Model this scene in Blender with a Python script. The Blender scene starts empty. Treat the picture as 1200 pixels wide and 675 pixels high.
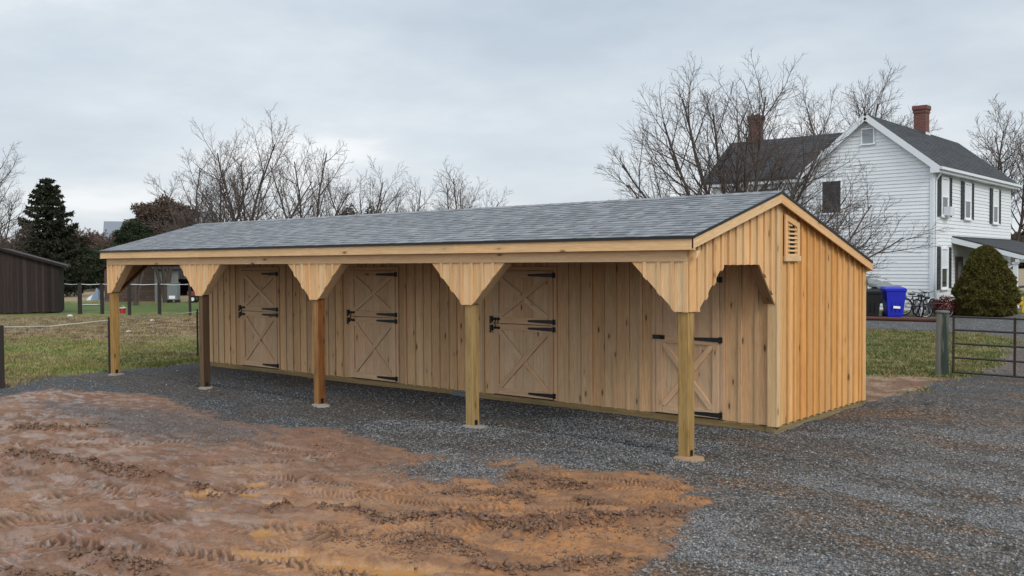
import bpy, math, random
import numpy as np
from mathutils import Vector, Matrix
R = math.radians
rng = np.random.default_rng(7)
random.seed(11)
scene = bpy.context.scene
COL = scene.collection

# ------------------------------------------------------------------ helpers
def link(o, parent=None):
    COL.objects.link(o)
    if parent is not None:
        o.parent = parent
    return o

def tag(o, label=None, cat=None, group=None, kind=None):
    if label: o['label'] = label
    if cat: o['category'] = cat
    if group: o['group'] = group
    if kind: o['kind'] = kind
    return o

def empty(name, loc=(0, 0, 0), rz=0.0):
    o = bpy.data.objects.new(name, None)
    o.location = loc
    o.rotation_euler = (0, 0, rz)
    o.empty_display_size = 0.2
    return link(o)

def copy_tree(o, parent=None, loc=None, rz=None):
    c = o.copy()
    link(c, parent)
    if loc is not None: c.location = loc
    if rz is not None: c.rotation_euler = (c.rotation_euler[0], c.rotation_euler[1], rz)
    for ch in list(o.children):
        copy_tree(ch, c)
    return c

class MB:
    """collects polygons with per-corner uv, a per-face random value and a material slot"""
    def __init__(s):
        s.v = []; s.f = []; s.uv = []; s.r = []; s.m = []
    def poly(s, pts, uvs=None, r=0.5, m=0):
        b = len(s.v)
        s.v.extend([tuple(p) for p in pts])
        s.f.append(tuple(range(b, b + len(pts))))
        s.uv.extend(uvs if uvs is not None else [(p[0], p[1]) for p in pts])
        s.r.append(r); s.m.append(m)
    def prism(s, pl, O, A, B, N, t, r=None, grain='b', m=0):
        """polygon pl of (a,b) in the plane O + a*A + b*B, thickened by t along N"""
        if r is None: r = random.random()
        O, A, B, N = Vector(O), Vector(A), Vector(B), Vector(N)
        ar = sum(pl[i][0] * pl[(i + 1) % len(pl)][1] - pl[(i + 1) % len(pl)][0] * pl[i][1] for i in range(len(pl)))
        if ar < 0: pl = pl[::-1]
        flip = A.cross(B).dot(N) < 0
        ou, ov = random.uniform(0, 40), random.uniform(0, 40)
        def uv(a, b, c=0.0):
            return (ou + b, ov + a + c) if grain == 'b' else (ou + a, ov + b + c)
        top = [O + A * a + B * b + N * t for a, b in pl]
        bot = [O + A * a + B * b for a, b in pl]
        ut = [uv(a, b) for a, b in pl]
        if flip:
            s.poly(top[::-1], ut[::-1], r, m); s.poly(bot, ut, r, m)
        else:
            s.poly(top, ut, r, m); s.poly(bot[::-1], ut[::-1], r, m)
        n = len(pl)
        for i in range(n):
            j = (i + 1) % n
            q = [bot[i], bot[j], top[j], top[i]]
            w = [uv(*pl[i]), uv(*pl[j]), uv(pl[j][0], pl[j][1], t if grain == 'b' else t), uv(pl[i][0], pl[i][1], t)]
            if flip: q, w = q[::-1], w[::-1]
            s.poly(q, w, r, m)
    def box(s, x0, x1, y0, y1, z0, z1, r=None, m=0):
        """axis box, grain along the longest side"""
        if x0 > x1: x0, x1 = x1, x0
        if y0 > y1: y0, y1 = y1, y0
        if z0 > z1: z0, z1 = z1, z0
        d = (x1 - x0, y1 - y0, z1 - z0)
        L = d.index(max(d))
        if L == 2: s.prism([(0, 0), (d[0], 0), (d[0], d[2]), (0, d[2])], (x0, y0, z0), (1, 0, 0), (0, 0, 1), (0, 1, 0), d[1], r, 'b', m)
        elif L == 0: s.prism([(0, 0), (d[0], 0), (d[0], d[2]), (0, d[2])], (x0, y0, z0), (1, 0, 0), (0, 0, 1), (0, 1, 0), d[1], r, 'a', m)
        else: s.prism([(0, 0), (d[1], 0), (d[1], d[2]), (0, d[2])], (x0, y0, z0), (0, 1, 0), (0, 0, 1), (1, 0, 0), d[0], r, 'a', m)
    def bar(s, p, q, w, h, up=(0, 0, 1), r=None, m=0):
        """rectangular bar from p to q: w across, h along 'up'"""
        p, q = Vector(p), Vector(q)
        d = q - p; L = d.length; d.normalize()
        sd = d.cross(Vector(up))
        if sd.length < 1e-4: sd = d.cross(Vector((1, 0, 0)))
        sd.normalize(); u = sd.cross(d).normalized()
        s.prism([(0, -h / 2), (L, -h / 2), (L, h / 2), (0, h / 2)], p - sd * w / 2, d, u, sd, w, r, 'a', m)
    def tube(s, pts, rad, n=8, r=None, cap=True, m=0, closed=False):
        if r is None: r = random.random()
        pts = [Vector(p) for p in pts]
        if not isinstance(rad, (list, tuple)): rad = [rad] * len(pts)
        rings = []; u = None; acc = 0.0
        k = len(pts)
        for i, p in enumerate(pts):
            if closed: t = pts[(i + 1) % k] - pts[i - 1]
            else: t = (pts[min(i + 1, k - 1)] - pts[max(i - 1, 0)])
            t.normalize()
            if u is None: u = t.orthogonal().normalized()
            u = (u - t * u.dot(t)).normalized()
            w = t.cross(u)
            rings.append(([p + (u * math.cos(2 * math.pi * j / n) + w * math.sin(2 * math.pi * j / n)) * rad[i] for j in range(n)], acc))
            if i < k - 1: acc += (pts[i + 1] - p).length
        m_ = k if closed else k - 1
        for i in range(m_):
            (a, la), (b, lb) = rings[i], rings[(i + 1) % k]
            if closed and i == k - 1: lb = la + 0.1
            for j in range(n):
                jj = (j + 1) % n
                c0, c1 = j / n * 2 * math.pi * rad[i], (j + 1) / n * 2 * math.pi * rad[i]
                s.poly([a[j], a[jj], b[jj], b[j]], [(la, c0), (la, c1), (lb, c1), (lb, c0)], r, m)
        if cap and not closed:
            s.poly(rings[0][0][::-1], [(0, 0)] * n, r, m); s.poly(rings[-1][0], [(0, 0)] * n, r, m)
    def lathe(s, prof, c, n=24, axis=(0, 0, 1), r=0.5, m=0):
        c = Vector(c); ax = Vector(axis).normalized(); u = ax.orthogonal().normalized(); w = ax.cross(u)
        ring = lambda rr, h: [c + ax * h + (u * math.cos(2 * math.pi * j / n) + w * math.sin(2 * math.pi * j / n)) * rr for j in range(n)]
        rs = [ring(*p) for p in prof]
        for a, b, p, q in zip(rs, rs[1:], prof, prof[1:]):
            for j in range(n):
                jj = (j + 1) % n
                s.poly([a[j], a[jj], b[jj], b[j]], [(j / n, p[1]), (jj / n, p[1]), (jj / n, q[1]), (j / n, q[1])], r, m)
        s.poly(rs[0][::-1], None, r, m); s.poly(rs[-1], None, r, m)
    def build(s, name, mat, parent=None, bevel=0.0, smooth=False, weld=False):
        me = bpy.data.meshes.new(name)
        me.from_pydata([tuple(v) for v in s.v], [], s.f)
        l = me.uv_layers.new(name='UVMap')
        l.data.foreach_set('uv', np.array(s.uv, 'f').ravel())
        a = me.attributes.new('rnd', 'FLOAT', 'FACE')
        a.data.foreach_set('value', np.array(s.r, 'f'))
        mats = mat if isinstance(mat, (list, tuple)) else [mat]
        for x in mats: me.materials.append(x)
        if len(mats) > 1: me.polygons.foreach_set('material_index', np.array(s.m, 'i'))
        if smooth: me.polygons.foreach_set('use_smooth', np.ones(len(s.f), bool))
        me.update()
        o = bpy.data.objects.new(name, me)
        link(o, parent)
        if weld or bevel:
            w = o.modifiers.new('w', 'WELD'); w.merge_threshold = 0.0002
        if bevel:
            b = o.modifiers.new('b', 'BEVEL'); b.width = bevel; b.segments = 1; b.limit_method = 'ANGLE'; b.angle_limit = R(40)
        return o

def raw_mesh(name, V, F, mat, parent=None, attrs=None, smooth=False, link_it=True):
    """V (n,3) float, F (m,k) int arrays"""
    V = np.asarray(V, 'f'); F = np.asarray(F, np.int32)
    me = bpy.data.meshes.new(name)
    me.vertices.add(len(V)); me.vertices.foreach_set('co', V.ravel())
    k = F.shape[1]
    me.loops.add(F.size); me.loops.foreach_set('vertex_index', F.ravel())
    me.polygons.add(len(F))
    me.polygons.foreach_set('loop_start', np.arange(0, F.size, k, dtype=np.int32))
    me.polygons.foreach_set('loop_total', np.full(len(F), k, np.int32))
    if smooth: me.polygons.foreach_set('use_smooth', np.ones(len(F), bool))
    me.update(calc_edges=True)
    for nm, (dom, typ, arr) in (attrs or {}).items():
        a = me.attributes.new(nm, typ, dom)
        a.data.foreach_set('color' if 'COLOR' in typ else 'value', np.asarray(arr, 'f').ravel())
    for x in (mat if isinstance(mat, (list, tuple)) else [mat]): me.materials.append(x)
    o = bpy.data.objects.new(name, me)
    return link(o, parent) if link_it else o

# ------------------------------------------------------------------ numpy noise
_perm = np.random.default_rng(3).random((256, 256)).astype('f')
def vnoise(x, y):
    xi = np.floor(x).astype(np.int64); yi = np.floor(y).astype(np.int64)
    fx = (x - xi); fy = (y - yi)
    fx = fx * fx * (3 - 2 * fx); fy = fy * fy * (3 - 2 * fy)
    g = lambda a, b: _perm[a & 255, b & 255]
    return (g(xi, yi) * (1 - fx) + g(xi + 1, yi) * fx) * (1 - fy) + (g(xi, yi + 1) * (1 - fx) + g(xi + 1, yi + 1) * fx) * fy
def fbm(x, y, o=4, lac=2.03, gain=0.5):
    s = 0; a = 1; t = 0
    for i in range(o):
        s = s + a * vnoise(x + 17.3 * i, y - 9.1 * i); t += a; a *= gain; x = x * lac * 0.98 + y * 0.17; y = y * lac - x * 0.05
    return s / t
def sst(a, b, x):
    t = np.clip((x - a) / (b - a), 0, 1); return t * t * (3 - 2 * t)
def sd_poly(x, y, P):
    """signed distance, positive inside"""
    P = np.array(P, float); n = len(P)
    d = np.full(x.shape, 1e9); ins = np.zeros(x.shape, bool)
    for i in range(n):
        ax, ay = P[i]; bx, by = P[(i + 1) % n]
        ex, ey = bx - ax, by - ay
        t = np.clip(((x - ax) * ex + (y - ay) * ey) / (ex * ex + ey * ey), 0, 1)
        d = np.minimum(d, np.hypot(x - ax - t * ex, y - ay - t * ey))
        if ay != by:
            c = ((ay > y) != (by > y)) & (x < (bx - ax) * (y - ay) / (by - ay) + ax)
            ins ^= c
    return np.where(ins, d, -d)
def along(x, y, L):
    """distance to a polyline, arc length at the nearest point, signed side"""
    L = np.array(L, float); best = np.full(x.shape, 1e9); s = np.zeros(x.shape); sg = np.zeros(x.shape); acc = 0.0
    for (ax, ay), (bx, by) in zip(L, L[1:]):
        ex, ey = bx - ax, by - ay; l = math.hypot(ex, ey)
        t = np.clip(((x - ax) * ex + (y - ay) * ey) / (l * l), 0, 1)
        d = np.hypot(x - ax - t * ex, y - ay - t * ey)
        m = d < best
        best = np.where(m, d, best); s = np.where(m, acc + t * l, s)
        sg = np.where(m, ((x - ax) * ey - (y - ay) * ex) / l, sg); acc += l
    return best, s, sg

# ------------------------------------------------------------------ materials
def new_mat(name):
    m = bpy.data.materials.new(name); m.use_nodes = True
    nt = m.node_tree; nt.nodes.clear()
    out = nt.nodes.new('ShaderNodeOutputMaterial'); b = nt.nodes.new('ShaderNodeBsdfPrincipled')
    nt.links.new(b.outputs[0], out.inputs[0])
    return m, nt, b
class NB:
    def __init__(s, nt): s.nt = nt
    def n(s, t, **kw):
        x = s.nt.nodes.new('ShaderNode' + t)
        for k, v in kw.items():
            if k.startswith('i_'):
                x.inputs[k[2:].replace('_', ' ')].default_value = v
            else: setattr(x, k, v)
        return x
    def l(s, a, b): s.nt.links.new(a, b)
    def math(s, op, a, b=None, c=None, clamp=False):
        x = s.nt.nodes.new('ShaderNodeMath'); x.operation = op; x.use_clamp = clamp
        for i, v in enumerate((a, b, c)):
            if v is None: continue
            if isinstance(v, (int, float)): x.inputs[i].default_value = v
            else: s.l(v, x.inputs[i])
        return x.outputs[0]
    def mix(s, f, a, b, bt='MIX'):
        x = s.nt.nodes.new('ShaderNodeMix'); x.data_type = 'RGBA'; x.blend_type = bt; x.clamp_factor = True
        for i, v in ((0, f), (6, a), (7, b)):
            if isinstance(v, (int, float)): x.inputs[i].default_value = v
            elif isinstance(v, tuple): x.inputs[i].default_value = (*v, 1) if len(v) == 3 else v
            else: s.l(v, x.inputs[i])
        return x.outputs[2]
    def ramp(s, f, stops, interp='LINEAR'):
        x = s.nt.nodes.new('ShaderNodeValToRGB'); x.color_ramp.interpolation = interp
        e = x.color_ramp.elements
        while len(e) < len(stops): e.new(0.5)
        for el, (p, c) in zip(e, stops):
            el.position = p; el.color = (c, c, c, 1) if isinstance(c, (int, float)) else (*c, 1)
        s.l(f, x.inputs[0]); return x.outputs[0]
    def noise(s, vec, scale, detail=3, rough=0.55, dim='3D', w=None):
        x = s.nt.nodes.new('ShaderNodeTexNoise'); x.noise_dimensions = dim
        x.inputs['Scale'].default_value = scale; x.inputs['Detail'].default_value = detail; x.inputs['Roughness'].default_value = rough
        if vec is not None: s.l(vec, x.inputs['Vector'])
        return x.outputs[0]
    def scale(s, vec, v):
        x = s.nt.nodes.new('ShaderNodeVectorMath'); x.operation = 'MULTIPLY'; s.l(vec, x.inputs[0]); x.inputs[1].default_value = v
        return x.outputs[0]
    def bump(s, h, st, dist, b):
        x = s.nt.nodes.new('ShaderNodeBump'); x.inputs['Strength'].default_value = st; x.inputs['Distance'].default_value = dist
        s.l(h, x.inputs['Height']); s.l(x.outputs[0], b.inputs['Normal'])

def wood(name, c0, c1, dark, knots=0.5, rough=0.75, var=0.25, stain=0.0, grain=1.0, stain_col=(0.05, 0.03, 0.02)):
    m, nt, b = new_mat(name); q = NB(nt)
    uv = q.n('UVMap', uv_map='UVMap').outputs[0]
    rnd = q.n('Attribute', attribute_name='rnd').outputs['Fac']
    off = q.n('CombineXYZ'); q.l(q.math('MULTIPLY', rnd, 37.0), off.inputs[2])
    v = q.n('VectorMath', operation='ADD'); q.l(uv, v.inputs[0]); q.l(off.outputs[0], v.inputs[1]); v = v.outputs[0]
    warp = q.noise(q.scale(v, (1.6, 5, 1)), 1.0, 2)
    wv = q.n('CombineXYZ'); q.l(q.math('MULTIPLY', q.math('SUBTRACT', warp, 0.5), 0.05), wv.inputs[1])
    vv = q.n('VectorMath', operation='ADD'); q.l(v, vv.inputs[0]); q.l(wv.outputs[0], vv.inputs[1]); vv = vv.outputs[0]
    g1 = q.noise(q.scale(vv, (1.0, 34, 1)), 1.0, 4, 0.6)
    g2 = q.noise(q.scale(vv, (5.0, 150, 1)), 1.0, 3, 0.6)
    blotch = q.noise(q.scale(v, (0.9, 3.0, 1)), 1.0, 3)
    g = q.ramp(g1, [(0.3, 0.0), (0.7, 1.0)])
    col = q.mix(g, c1, c0)
    col = q.mix(q.math('MULTIPLY', q.ramp(g2, [(0.42, 1.0), (0.6, 0.0)]), 0.28 * grain), col, dark)
    col = q.mix(q.math('MULTIPLY', q.ramp(blotch, [(0.45, 0.0), (0.75, 1.0)]), 0.35), col, tuple(x * 0.72 for x in c1))
    if knots:
        vo = q.n('TexVoronoi', feature='F1'); vo.inputs['Scale'].default_value = 1.0; vo.inputs['Randomness'].default_value = 0.9
        q.l(q.scale(v, (2.6, 7.5, 1)), vo.inputs['Vector'])
        kd = q.math('ADD', vo.outputs['Distance'], q.math('MULTIPLY', q.math('SUBTRACT', g2, 0.5), 0.10))
        k = q.ramp(kd, [(0.10, 1.0), (0.18, 0.0)])
        # only some cells hold a knot
        sel = q.n('SeparateColor'); q.l(vo.outputs['Color'], sel.inputs[0])
        k = q.math('MULTIPLY', k, q.math('LESS_THAN', sel.outputs[0], knots))
        halo = q.math('MULTIPLY', q.ramp(kd, [(0.1, 1.0), (0.42, 0.0)]), q.math('LESS_THAN', sel.outputs[0], knots))
        col = q.mix(q.math('MULTIPLY', halo, 0.35), col, tuple(x * 0.6 for x in c1))
        col = q.mix(q.math('MULTIPLY', k, 0.85), col, tuple(x * 0.42 for x in dark))
    if stain:
        st = q.noise(q.scale(v, (1.7, 13, 1)), 1.0, 5, 0.7)
        col = q.mix(q.math('MULTIPLY', q.ramp(st, [(0.5, 0.0), (0.68, 1.0)]), stain), col, stain_col)
    hs = q.n('HueSaturation'); q.l(col, hs.inputs['Color'])
    q.l(q.math('ADD', q.math('MULTIPLY', rnd, 2 * var), 1 - var), hs.inputs['Value'])
    r2 = q.math('FRACT', q.math('MULTIPLY', rnd, 7.31))
    q.l(q.math('ADD', q.math('MULTIPLY', r2, 0.010), 0.496), hs.inputs['Hue'])
    q.l(q.math('ADD', q.math('MULTIPLY', r2, -0.14), 1.09), hs.inputs['Saturation'])
    q.l(hs.outputs[0], b.inputs['Base Color']); b.inputs['Roughness'].default_value = rough
    b.inputs['Specular IOR Level'].default_value = 0.3
    q.bump(g1, 0.25, 0.004, b)
    return m

def plain(name, c, rough=0.6, metal=0.0, nz=0.15, sc=6.0, spec=0.5, bump=0.0, bsc=40.0, coat=0.0):
    m, nt, b = new_mat(name); q = NB(nt)
    tc = q.n('TexCoord').outputs['Object']
    n = q.noise(tc, sc, 4, 0.6)
    col = q.mix(n, tuple(x * (1 - nz) for x in c), tuple(min(1, x * (1 + nz)) for x in c))
    q.l(col, b.inputs['Base Color']); b.inputs['Roughness'].default_value = rough; b.inputs['Metallic'].default_value = metal
    b.inputs['Specular IOR Level'].default_value = spec; b.inputs['Coat Weight'].default_value = coat
    if bump: q.bump(q.noise(tc, bsc, 3), bump, 0.01, b)
    return m

def varied(name, ca, cb, rough=0.8, attr='rnd', spec=0.3, nz=0.0, sc=4.0):
    """colour picked per face from the stored random value"""
    m, nt, b = new_mat(name); q = NB(nt)
    f = q.n('Attribute', attribute_name=attr).outputs['Fac']
    col = q.mix(f, ca, cb)
    if nz:
        n = q.noise(q.n('TexCoord').outputs['Object'], sc, 4)
        col = q.mix(q.math('MULTIPLY', n, nz), col, (ca[0] * .5, ca[1] * .5, ca[2] * .5))
    q.l(col, b.inputs['Base Color']); b.inputs['Roughness'].default_value = rough; b.inputs['Specular IOR Level'].default_value = spec
    return m

M = {}
PINE_A = (0.60, 0.385, 0.205); PINE_B = (0.47, 0.272, 0.125); PINE_D = (0.27, 0.125, 0.05)
M['gable'] = wood('pine_siding', (0.72, 0.415, 0.175), (0.58, 0.295, 0.102), (0.26, 0.11, 0.035), 0.30, var=0.13)
M['gable_pale'] = wood('pine_siding_pale', (0.74, 0.50, 0.275), (0.63, 0.385, 0.185), (0.32, 0.15, 0.05), 0.22, var=0.12)
M['front'] = wood('pine_front', (0.65, 0.43, 0.25), (0.53, 0.325, 0.17), (0.16, 0.075, 0.035), 0.50, var=0.16)
M['door'] = wood('pine_door', (0.66, 0.45, 0.285), (0.56, 0.36, 0.215), (0.20, 0.10, 0.05), 0.25, var=0.08)
M['trim'] = wood('pine_trim', (0.76, 0.51, 0.285), (0.65, 0.40, 0.195), (0.28, 0.13, 0.05), 0.15, var=0.08)
M['header'] = wood('pine_header', (0.62, 0.43, 0.255), (0.52, 0.34, 0.185), (0.24, 0.12, 0.06), 0.18, var=0.06)
M['frame'] = wood('framing', (0.34, 0.20, 0.11), (0.25, 0.14, 0.07), (0.12, 0.06, 0.03), 0.2, var=0.12)
M['treated'] = wood('treated_sill', (0.30, 0.22, 0.11), (0.20, 0.14, 0.065), (0.09, 0.06, 0.03), 0.1, var=0.1, stain=0.4)
M['post_y'] = wood('post_yellow', (0.42, 0.275, 0.105), (0.25, 0.145, 0.05), (0.13, 0.07, 0.02), 0.2, var=0.05, stain=0.8, stain_col=(0.17, 0.085, 0.02))
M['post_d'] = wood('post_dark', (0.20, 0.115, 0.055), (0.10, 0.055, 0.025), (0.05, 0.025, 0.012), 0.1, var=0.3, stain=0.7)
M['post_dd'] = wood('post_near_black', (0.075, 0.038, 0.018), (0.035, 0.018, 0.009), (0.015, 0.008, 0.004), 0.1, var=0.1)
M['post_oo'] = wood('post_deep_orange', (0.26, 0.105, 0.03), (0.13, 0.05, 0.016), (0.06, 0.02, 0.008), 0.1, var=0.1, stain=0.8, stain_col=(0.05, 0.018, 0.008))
M['post_o'] = wood('post_orange', (0.36, 0.19, 0.07), (0.23, 0.11, 0.04), (0.10, 0.04, 0.015), 0.1, var=0.1, stain=0.75, stain_col=(0.10, 0.035, 0.012))
M['iron'] = plain('black_iron', (0.012, 0.012, 0.013), 0.4, 0.3, 0.3)
M['drip'] = plain('black_drip_edge', (0.012, 0.013, 0.015), 0.45, 0.2)
M['concrete'] = plain('concrete', (0.24, 0.22, 0.19), 0.9, 0, 0.35, 9, 0.2, 0.6, 60)
M['clay'] = plain('clay_collar', (0.30, 0.20, 0.12), 0.9, 0, 0.4, 9, 0.2, 0.8, 50)

def shingle_mat(name, ca, cb, rough=0.62, spec=0.5):
    m, nt, b = new_mat(name); q = NB(nt)
    f = q.n('Attribute', attribute_name='rnd').outputs['Fac']
    tc = q.n('TexCoord').outputs['Object']
    sp = q.noise(tc, 160, 2, 0.7)
    bl = q.noise(q.scale(tc, (1, 3, 3)), 2.5, 3)
    col = q.mix(q.math('ADD', q.math('MULTIPLY', f, 0.75), q.math('MULTIPLY', bl, 0.25)), ca, cb)
    col = q.mix(q.ramp(sp, [(0.35, 0.5), (0.7, 0.0)]), col, tuple(x * 0.45 for x in ca))
    q.l(col, b.inputs['Base Color']); b.inputs['Roughness'].default_value = rough; b.inputs['Specular IOR Level'].default_value = spec
    q.bump(sp, 0.4, 0.004, b)
    return m
M['shingle'] = shingle_mat('grey_blue_shingle', (0.125, 0.134, 0.148), (0.315, 0.328, 0.345), 0.65, 0.45)
M['shingle_house'] = shingle_mat('charcoal_shingle', (0.035, 0.038, 0.042), (0.075, 0.08, 0.088), 0.75, 0.3)

# ------------------------------------------------------------------ camera
cam = bpy.data.cameras.new('camera'); co = bpy.data.objects.new('camera', cam); link(co)
cam.sensor_width = 36.0; cam.lens = 1112.143 / 1200 * 36; cam.clip_end = 6000; cam.clip_start = 0.1
yaw, pitch, roll = 0.7073, -0.0268, -0.0060
CAM = Vector((5.975, -12.821, 2.477))
r0 = Vector((math.cos(yaw), math.sin(yaw), 0)); f0 = Vector((-math.sin(yaw), math.cos(yaw), 0)); u0 = Vector((0, 0, 1))
f2 = f0 * math.cos(pitch) + u0 * math.sin(pitch); u2 = u0 * math.cos(pitch) - f0 * math.sin(pitch)
r3 = r0 * math.cos(roll) + u2 * math.sin(roll); u3 = u2 * math.cos(roll) - r0 * math.sin(roll)
co.matrix_world = Matrix(((r3.x, u3.x, -f2.x, CAM.x), (r3.y, u3.y, -f2.y, CAM.y), (r3.z, u3.z, -f2.z, CAM.z), (0, 0, 0, 1)))
scene.camera = co

# ------------------------------------------------------------------ world and sun
w = bpy.data.worlds.new('World'); scene.world = w; w.use_nodes = True
nt = w.node_tree; nt.nodes.clear(); q = NB(nt)
SUN_EL, SUN_AZ = R(36), R(110)     # azimuth from +Y towards +X
out = nt.nodes.new('ShaderNodeOutputWorld')
sky = q.n('TexSky', sky_type='NISHITA', sun_disc=False, sun_elevation=SUN_EL, sun_rotation=SUN_AZ, air_density=1.0, dust_density=3.0)
bg1 = q.n('Background'); bg1.inputs[1].default_value = 0.10; q.l(sky.outputs[0], bg1.inputs[0])
gen = q.n('TexCoord').outputs['Generated']
sep = q.n('SeparateXYZ'); q.l(gen, sep.inputs[0])
zc = q.math('MAXIMUM', sep.outputs[2], 0.0)
# cloud deck: project the direction on a plane above the place
den = q.math('ADD', zc, 0.16)
cv = q.n('CombineXYZ'); q.l(q.math('DIVIDE', sep.outputs[0], den), cv.inputs[0]); q.l(q.math('DIVIDE', sep.outputs[1], den), cv.inputs[1])
n1 = q.noise(cv.outputs[0], 0.75, 6, 0.52); n2 = q.noise(cv.outputs[0], 2.1, 5, 0.55)
cl = q.math('ADD', q.math('MULTIPLY', n1, 0.72), q.math('MULTIPLY', n2, 0.28))
cloud = q.ramp(cl, [(0.38, (0.50, 0.58, 0.665)), (0.48, (0.60, 0.675, 0.745)), (0.55, (0.70, 0.76, 0.81)), (0.62, (0.95, 0.965, 0.975))])
# paler towards the horizon
hz = q.ramp(zc, [(0.0, 1.0), (0.28, 0.0)])
cloud = q.mix(q.math('MULTIPLY', hz, 0.55), cloud, (0.86, 0.89, 0.92))
# thicker light overhead, outside the view, as under any overcast
up = q.ramp(zc, [(0.35, 1.0), (0.9, 1.45)])
# added sky glow behind the camera, out of view, to fill the front walls
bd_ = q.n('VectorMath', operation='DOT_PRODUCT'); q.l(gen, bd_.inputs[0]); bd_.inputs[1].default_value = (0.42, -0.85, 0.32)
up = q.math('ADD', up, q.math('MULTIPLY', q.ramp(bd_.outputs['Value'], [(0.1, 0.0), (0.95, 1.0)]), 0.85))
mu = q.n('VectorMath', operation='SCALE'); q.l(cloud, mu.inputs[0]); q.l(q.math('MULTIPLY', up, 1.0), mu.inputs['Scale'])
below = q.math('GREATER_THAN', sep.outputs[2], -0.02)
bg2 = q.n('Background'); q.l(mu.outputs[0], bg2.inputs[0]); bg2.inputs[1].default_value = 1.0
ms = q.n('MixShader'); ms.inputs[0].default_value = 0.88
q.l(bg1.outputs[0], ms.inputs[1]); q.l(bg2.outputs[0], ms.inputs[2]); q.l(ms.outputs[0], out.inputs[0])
sl = bpy.data.lights.new('sun', 'SUN'); sl.energy = 1.5; sl.angle = R(20); sl.color = (1.0, 0.95, 0.88)
so = bpy.data.objects.new('sun', sl); link(so)
sd = Vector((math.sin(SUN_AZ) * math.cos(SUN_EL), math.cos(SUN_AZ) * math.cos(SUN_EL), math.sin(SUN_EL)))
so.rotation_euler = sd.to_track_quat('Z', 'Y').to_euler(); so.location = (20, -30, 40)
scene.view_settings.view_transform = 'Standard'; scene.view_settings.look = 'None'; scene.view_settings.gamma = 1
scene.view_settings.exposure = 0.12
scene.cycles.use_denoising = True

# ------------------------------------------------------------------ ground zones
MUD = [(-13.5, -6.9), (-12.62, -5.9), (-13.4, -4.6), (-12.13, -3.95), (-10.1, -3.75), (-7.58, -4.38), (-6.05, -4.17), (-5.16, -3.75), (-4.04, -3.9), (-3.05, -4.26), (-2.39, -4.22),
       (-2.21, -3.94), (-1.5, -3.77), (-0.59, -3.59), (0.32, -3.44), (0.97, -4.17), (1.39, -4.89), (1.71, -5.68), (1.96, -6.49), (2.31, -7.26), (2.6, -9.5), (-1.6, -16), (-16, -16), (-17, -8.5)]
GPATCH = [(-2.62, -4.6), (-2.1, -3.9), (-1.46, -4.1), (-1.2, -4.8), (-1.67, -5.25), (-2.37, -5.2)]
GMIX = [(-11.64, -5.18), (-9.19, -4.42), (-7.22, -4.51), (-5.7, -4.8), (-5.4, -5.5), (-7.44, -5.86), (-9.45, -5.86)]
GRAV = [(-17.5, -8.5), (-14.35, -5.1), (-15.23, -3.97), (-15.5, -2.8), (-15.35, 0), (-15.3, 3.9), (-0.2, 3.9), (0.15, 5), (-0.05, 7.5), (0.3, 8.9), (0.2, 12), (-1.0, 19), (-2.6, 21.6), (-7, 21.7),
        (-40, 21.7), (-40, 26.2), (-5.4, 26.0), (-3.0, 26.6), (9, 27), (12, 10), (60, 4), (60, -20), (0, -24), (-14, -14)]
DIRT = [(-20, 3.6), (0.2, 3.2), (0.1, 7.4), (0.35, 8.4), (-1.2, 7.7), (-6, 7.6), (-20, 7.6)]
RIDGES = [([(-7.05, -7.62), (-6.19, -7.55), (-5.65, -7.37), (-4.78, -7.28), (-4.05, -7.25)], .20, .085), ([(-3.56, -7.12), (-2.78, -7.18)], .13, .06),
          ([(-1.73, -6.86), (-1.37, -6.74), (-1.0, -6.72), (-0.62, -6.79)], .12, .05), ([(-0.75, -6.5), (-0.4, -6.2), (0.27, -6.17), (0.72, -6.16)], .15, .06),
          ([(-0.1, -7.23), (-0.11, -6.91), (0.16, -6.85), (0.64, -7.02)], .13, .06), ([(0.25, -6.1), (0.55, -5.6), (0.98, -5.04), (1.25, -4.65)], .3, .055),
          ([(-1.15, -4.51), (-0.58, -4.44), (-0.03, -4.51)], .2, .045), ([(-2.1, -9.13), (-1.59, -9.01), (-1.1, -8.94)], .17, .06), ([(-2.4, -9.9), (-0.94, -9.27)], .12, .05),
          ([(0.12, -4.9), (0.38, -4.88)], .11, .05), ([(-9.26, -6.73), (-8.4, -6.32), (-8.21, -5.9)], .25, .05), ([(0.78, -7.19), (1.25, -6.89), (1.51, -6.31)], .14, .04),
          ([(-2.06, -7.27), (-2.03, -7.0)], .06, .05), ([(-1.2, -5.45), (-0.7, -5.2), (-0.2, -5.3)], .16, .035)]
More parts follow.
